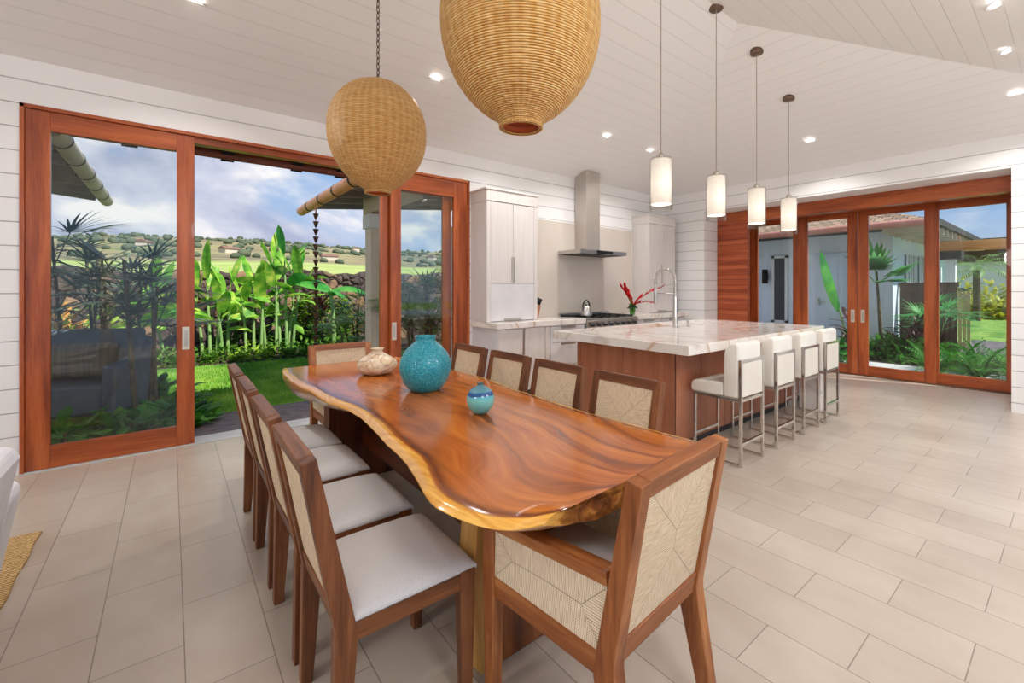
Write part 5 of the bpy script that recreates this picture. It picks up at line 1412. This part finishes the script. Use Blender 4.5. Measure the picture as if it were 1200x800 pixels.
# lattice fence + gate
t = thing('slat_fence', 'brown slatted screen in front of the sunny wing wall', 'fence', (0, 0, 0))
m = MB()
for i in range(21): m.box(12.4, 1.62 + i * .045, -.05, 12.44, 1.662 + i * .045, 1.5)
m.build('slats', noisy('brown_slat', srgb(120, 98, 84), srgb(98, 80, 68), 5, .8), t)
m = MB(); m.box(12.44, 1.6, 1.4, 12.5, 2.58, 1.5); m.box(12.44, 1.6, .1, 12.5, 2.58, .2); m.build('rails', M['darkwood'], t)
t = thing('garden_gate', 'pale slatted garden gate beyond the ferns', 'gate', (13.5, 1.55, -.05), 0)
m = MB()
for i in range(7): m.box(0, .0 + i * .07, .05, .03, .055 + i * .07, 1.35)
m.build('slats', noisy('pale_cedar', srgb(206, 178, 140), srgb(184, 156, 118), 5, .7), t)
m = MB(); m.box(.03, 0, 1.2, .07, .48, 1.28); m.box(.03, 0, .15, .07, .48, .23); m.build('rails', M['paper'], t)
m = MB(); m.box(-.02, .48, 0, .08, .56, 1.9); m.build('gate_post', M['paper'], t)
t = thing('pergola', 'orange brown timber pergola beam beyond the entry court', 'pergola', (14, 0, 0))
pw_ = wood('pergola_cedar', srgb(216, 140, 84), srgb(240, 170, 108), srgb(250, 192, 132), 'y', .6, 4)
MB().box(-.08, -4.0, 2.24, .08, 2.2, 2.46).build('beam', pw_, t, bevel=.006)
MB().box(.0, 1.86, -.05, .18, 2.04, 2.3).build('post', M['paper'], t, bevel=.006)
MB().box(-.1, 1.75, 2.05, .3, 2.15, 2.24).build('corbel', M['darkwood'], t, bevel=.006)
MB().box(-.0, -3.6, -.05, .18, -3.42, 2.3).build('post', M['paper'], t, bevel=.006)

# ferns just outside the glass
lf = ['fern clump outside the last patio panel, nearest its left stile', 'fern clump in the middle outside the last patio panel', 'fern clump outside the last patio panel, at the white wall end', 'fern clump behind the front ferns, left', 'fern clump behind the front ferns, right', 'fern clump low behind the ferns at the path edge']
def fern(x, y, seed, lab, n=26, L=.6, mat='fern'):
    r = random.Random(seed)
    t = thing('fern', lab, 'fern', (x, y, -.03), 0, 'ferns outside the patio doors')
    m = MB()
    for k in range(n):
        az = k * 2.399 + r.uniform(-.2, .2); el = r.uniform(.5, 1.45); 
        p = Vector((0.05 * math.cos(az), .05 * math.sin(az), .03)); Lk = L * r.uniform(.7, 1.15); dr = r.uniform(.6, 1.4)
        for q in range(12):
            s = q / 12; e = el - dr * s; d = Vector((math.cos(az) * math.cos(e), math.sin(az) * math.cos(e), math.sin(e)))
            p2 = p + d * Lk / 12; wv = .11 * math.sin(PI * (s * .85 + .12))
            for sg in (-1, 1): leaf(m, p, az + sg * 1.1, e + .1, wv, .035, .5, 'lens', .2, 2)
            p = p2
        leaf(m, p, az, el - dr, .05, .03, .2, 'lens', .2, 2)
    m.build('fronds', M[mat], t); MB().ball((0, 0, .03), .05, 8, 6).build('crown', M['trunk'], t)
    return t
for i, (x, y) in enumerate(((9.45, 1.5), (9.4, 1.0), (9.35, .5), (10.2, 1.35), (10.1, .7), (10.7, 1.1))): fern(x, y, 100 + i, lf[i])
lg = ['leafy ground plant behind the middle patio glass, left', 'leafy ground plant behind the middle patio glass, centre', 'leafy ground plant behind the middle patio glass, right', 'leafy ground plant below the elephant ears', 'leafy ground plant at the foot of the pale wing']
for i, (x, y) in enumerate(((10.9, 2.6), (10.9, 2.2), (10.9, 1.8), (11.3, 2.45), (11.2, 3.1))):
    shrub('court_shrub', x, y, .42, .55, 200, .22, .07, 120 + i, lg[i], 'fern', 'leafy plants in the entry court bed', (.2, 1.2), -.03)
t = thing('elephant_ear', 'upright elephant ear leaf on a long stalk outside the patio glass', 'plant', (10.3, 2.95, -.03))
MB().tube([(0, 0, 0), (-.03, .03, .5), (-.1, .12, 1.0)], [.03, .024, .016], 8).build('stalk', M['stem'], t)
m = MB(); leaf(m, (-.1, .12, .95), 2.0, 1.3, 1.25, .25, -.05, 'paddle', .25, 10, .9); m.build('leaf', M['banana2'], t)
t = thing('fan_leaf_plant', 'big pale fan leaved plant outside the middle patio glass', 'plant', (11.0, 2.55, -.03))
MB().tube([(0, 0, 0), (0, .05, .9), (.0, .1, 1.75)], [.04, .03, .02], 8).build('stalk', M['trunk'], t)
m = MB(); rf = random.Random(6)
for az, el, L in ((3.3, .9, .9), (1.9, .9, .85), (4.6, .6, .8), (2.6, 1.45, 1.0), (5.6, .5, .7), (3.9, .15, .8)):
    p0 = Vector((0, .1, 1.5)); dd = Vector((math.cos(az) * math.cos(el), math.sin(az) * math.cos(el), math.sin(el)))
    m.tube([p0, p0 + dd * .35], .01, 5, False); fan(m, p0 + dd * .35, az, el, rf, 15, L * .58, .16, 2.9, .25)
m.build('leaves', M['taro'], t)
t = thing('red_cordyline', 'dark red cordyline behind the farthest counter stool', 'plant', (9.6, 2.75, -.03))
m = MB(); rr_ = random.Random(8)
for k in range(18): leaf(m, (0, 0, .25 + .035 * k), k * 2.4, rr_.uniform(.3, 1.4), rr_.uniform(.28, .42), .1, 1.1, 'lens', .25, 6)
m.build('leaves', M['redleaf'], t); MB().tube([(0, 0, 0), (0, 0, .9)], .018, 6).build('stem', M['trunk'], t)
shrub('low_foliage', 9.5, 2.95, .3, .45, 120, .24, .12, 133, 'round leaved plant below the dark red cordyline', 'banana2', 'leafy plants in the entry court bed', (.2, 1.0), -.03)
shrub('dark_bush', 11.3, 2.05, .5, 1.0, 170, .34, .1, 134, 'dark red bush before the slatted screen', 'redleaf', None, (.1, 1.2), -.03)
fan_palm(11.35, 1.9, 135, 'drooping palm in front of the slatted screen', 3, (.8, 1.3), 6, .5, 'taro', None, .25, 'entry_palm', .04, nl=11)
# far right
hl = ['yellow green hedge mass beyond the front lawn, by the gate', 'yellow green hedge mass beyond the front lawn, middle left', 'yellow green hedge mass beyond the front lawn, middle right', 'yellow green hedge mass beyond the front lawn, at the wall end']
for i, y in enumerate((4.6, 3.6, 2.6, 1.6)):
    shrub('far_hedge', 29 + .3 * i, y - .4, .9, 1.2, 260, .38, .16, 140 + i, hl[i], 'hedge', 'sunlit hedge beyond the front lawn', (.1, 1.2), -.06)
for i, (x, y, h, lab) in enumerate(((33, 4.2, 2.6, 'tall yellow green bush behind the hedge, near the gate'), (34, 3.1, 2.2, 'tall yellow green bush behind the hedge, centre'), (33, 1.5, 2.9, 'tall yellow green bush behind the hedge, at the wall end'))):
    shrub('far_bush', x, y, 1.1, h, 320, .45, .2, 150 + i, lab, 'hedge', 'tall bushes beyond the hedge', (.1, 1.2), -.06)
t = thing('date_palm', 'short palm tree with arching fronds beyond the front lawn', 'palm', (27, 2.9, -.06))
MB().tube([(0, 0, 0), (.05, 0, 1.2), (0, 0, 2.2)], [.15, .13, .12], 10).build('trunk', M['trunk'], t)
m = MB(); rp_ = random.Random(4)
for k in range(22):
    az = k * 2.4; el = rp_.uniform(.1, 1.1); p = Vector((0, 0, 2.2)); dr = rp_.uniform(1.0, 1.8); Lk = rp_.uniform(1.4, 1.9)
    for q in range(14):
        s = q / 14; e = el - dr * s; d = Vector((math.cos(az) * math.cos(e), math.sin(az) * math.cos(e), math.sin(e))); p2 = p + d * Lk / 14
        for sg in (-1, 1): leaf(m, p, az + sg * .8, e - .2, .4 * math.sin(PI * (s * .8 + .15)), .05, .6, 'blade', .2, 2)
        p = p2
m.build('fronds', M['rhapis'], t)
b2 = thing('neighbour_house', 'white neighbouring building beyond the hedge', 'building', (44, 4, 0))
MB().box(-3, -6, 0, 3, 9, 3.1).build('wall', simple('far_white_wall', srgb(226, 226, 222), .9), b2)
m = MB(); m.prism([(-6.6, 3.1), (9.6, 3.1), (7, 4.6), (-4, 4.6)], 'x', -3.4, 3.4); m.build('roof', M['shingle'], b2)
m = MB(); m.box(-3.05, 1, 0, -3, 4, 2.3); m.build('garage_door', M['siding'], b2)
t = thing('parked_car', 'blue car parked beyond the far hedge', 'car', (37, 5.2, -.05), .4)
bl = simple('blue_car_paint', srgb(40, 90, 170), .2, coat=.5)
m = MB(); m.prism([(-2.1, .3), (2.1, .3), (2.15, .7), (1.3, .9), (-1.9, .95), (-2.15, .7)], 'y', -.85, .85); m.build('body', bl, t, bevel=.06)
m = MB(); m.prism([(-1.6, .92), (1.1, .9), (.5, 1.42), (-1.2, 1.45)], 'y', -.72, .72); m.build('cabin', simple('car_glass', srgb(50, 60, 70), .1), t, bevel=.05)
for x in (-1.3, 1.3):
    for y in (-.8, .8): m = MB(); m.lathe([(0, -.1), (.32, -.1), (.34, 0), (.32, .1), (0, .1)], 16); m.xf(Matrix.Translation((x, y, .33)) @ Matrix.Rotation(PI / 2, 4, 'X')); m.build('wheel', M['black'], t)
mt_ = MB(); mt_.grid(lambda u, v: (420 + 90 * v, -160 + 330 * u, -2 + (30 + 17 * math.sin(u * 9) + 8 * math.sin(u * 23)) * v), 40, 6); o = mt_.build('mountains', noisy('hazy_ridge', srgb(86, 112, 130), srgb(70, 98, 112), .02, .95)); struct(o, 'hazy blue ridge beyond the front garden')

# ------------------------------------------------------------------ world, lights, camera
w = bpy.data.worlds.new('sky'); C.world = w; w.use_nodes = True
t = NT(w); bg = t.n['Background']
tc = t.n.new('ShaderNodeTexCoord'); v = tc.outputs['Generated']; s = t.sep(v)
el = t.math('MAXIMUM', s[2], 0.0)
grad = t.ramp(el, [(0, srgb(196, 208, 228)), (.12, srgb(160, 190, 228)), (.45, srgb(96, 158, 216)), (1, srgb(62, 120, 196))])
mp = t.n.new('ShaderNodeMapping'); mp.inputs['Scale'].default_value = (1, 1, 1.9); mp.inputs['Location'].default_value = (.35, .1, .2); t.link(v, mp.inputs[0])
n = t.noise(mp.outputs[0], 2.3, 9, .55, .15)
mp2 = t.n.new('ShaderNodeMapping'); mp2.inputs['Scale'].default_value = (1, 1, 1.9); mp2.inputs['Location'].default_value = (.35, .1, .14); t.link(v, mp2.inputs[0])
nb = t.noise(mp2.outputs[0], 2.3, 5, .5, .15)
n2 = t.math('ADD', .5, t.math('MULTIPLY', t.math('SUBTRACT', n, nb), 1.6))
# the bank of cloud stands over the courtyard side
side = t.math('MULTIPLY', t.math('ADD', t.math('MULTIPLY', s[1], .8), t.math('MULTIPLY', s[0], -.62)), .22)
cl = t.math('ADD', n, side)
mask = t.ramp(cl, [(.5, (0, 0, 0, 1)), (.6, (1, 1, 1, 1))])
ccol = t.ramp(n2, [(.36, srgb(172, 180, 206)), (.5, srgb(208, 212, 228)), (.6, srgb(250, 246, 244))])
t.link(t.mix(mask, grad, ccol), bg.inputs[0]); bg.inputs[1].default_value = 1.1
sun = bpy.data.lights.new('sun', 'SUN'); sun.energy = 7.0; sun.angle = .01; sun.color = (1, .95, .86)
so = bpy.data.objects.new('sun', sun); COL.objects.link(so)
sd = Vector((.28, -.72, .95)).normalized()       # towards the sun
so.rotation_euler = sd.to_track_quat('Z', 'Y').to_euler()
# unseen fill lights added around the camera to brighten the room, no fixtures
for (x, y, z, e, r) in ((-2.6, 1.2, 2.3, 86, .3), (.6, -.9, 2.5, 76, .3), (3.0, -.6, 2.5, 82, .3)):
    l = bpy.data.lights.new('fill_light', 'POINT'); l.energy = e; l.shadow_soft_size = r; l.color = (1, .985, .97)
    lo = bpy.data.objects.new('fill_light', l); COL.objects.link(lo); lo.location = (x, y, z)

cam = bpy.data.cameras.new('camera'); co = bpy.data.objects.new('camera', cam); COL.objects.link(co)
cam.sensor_width = 36; cam.lens = 524.3 * 36 / 1200; cam.shift_x = -.031; cam.shift_y = -.0522; cam.clip_end = 2000; cam.clip_start = .05
co.location = (0, 0, 1.38); co.rotation_euler = (PI / 2, 0, -.695)
C.camera = co
C.view_settings.view_transform = 'Standard'; C.view_settings.look = 'None'; C.view_settings.gamma = 1; C.view_settings.use_curve_mapping = False
C.view_settings.exposure = 0
C.cycles.use_denoising = True
C.cycles.max_bounces = 10; C.cycles.diffuse_bounces = 5; C.cycles.transparent_max_bounces = 16
C.cycles.sample_clamp_indirect = 6
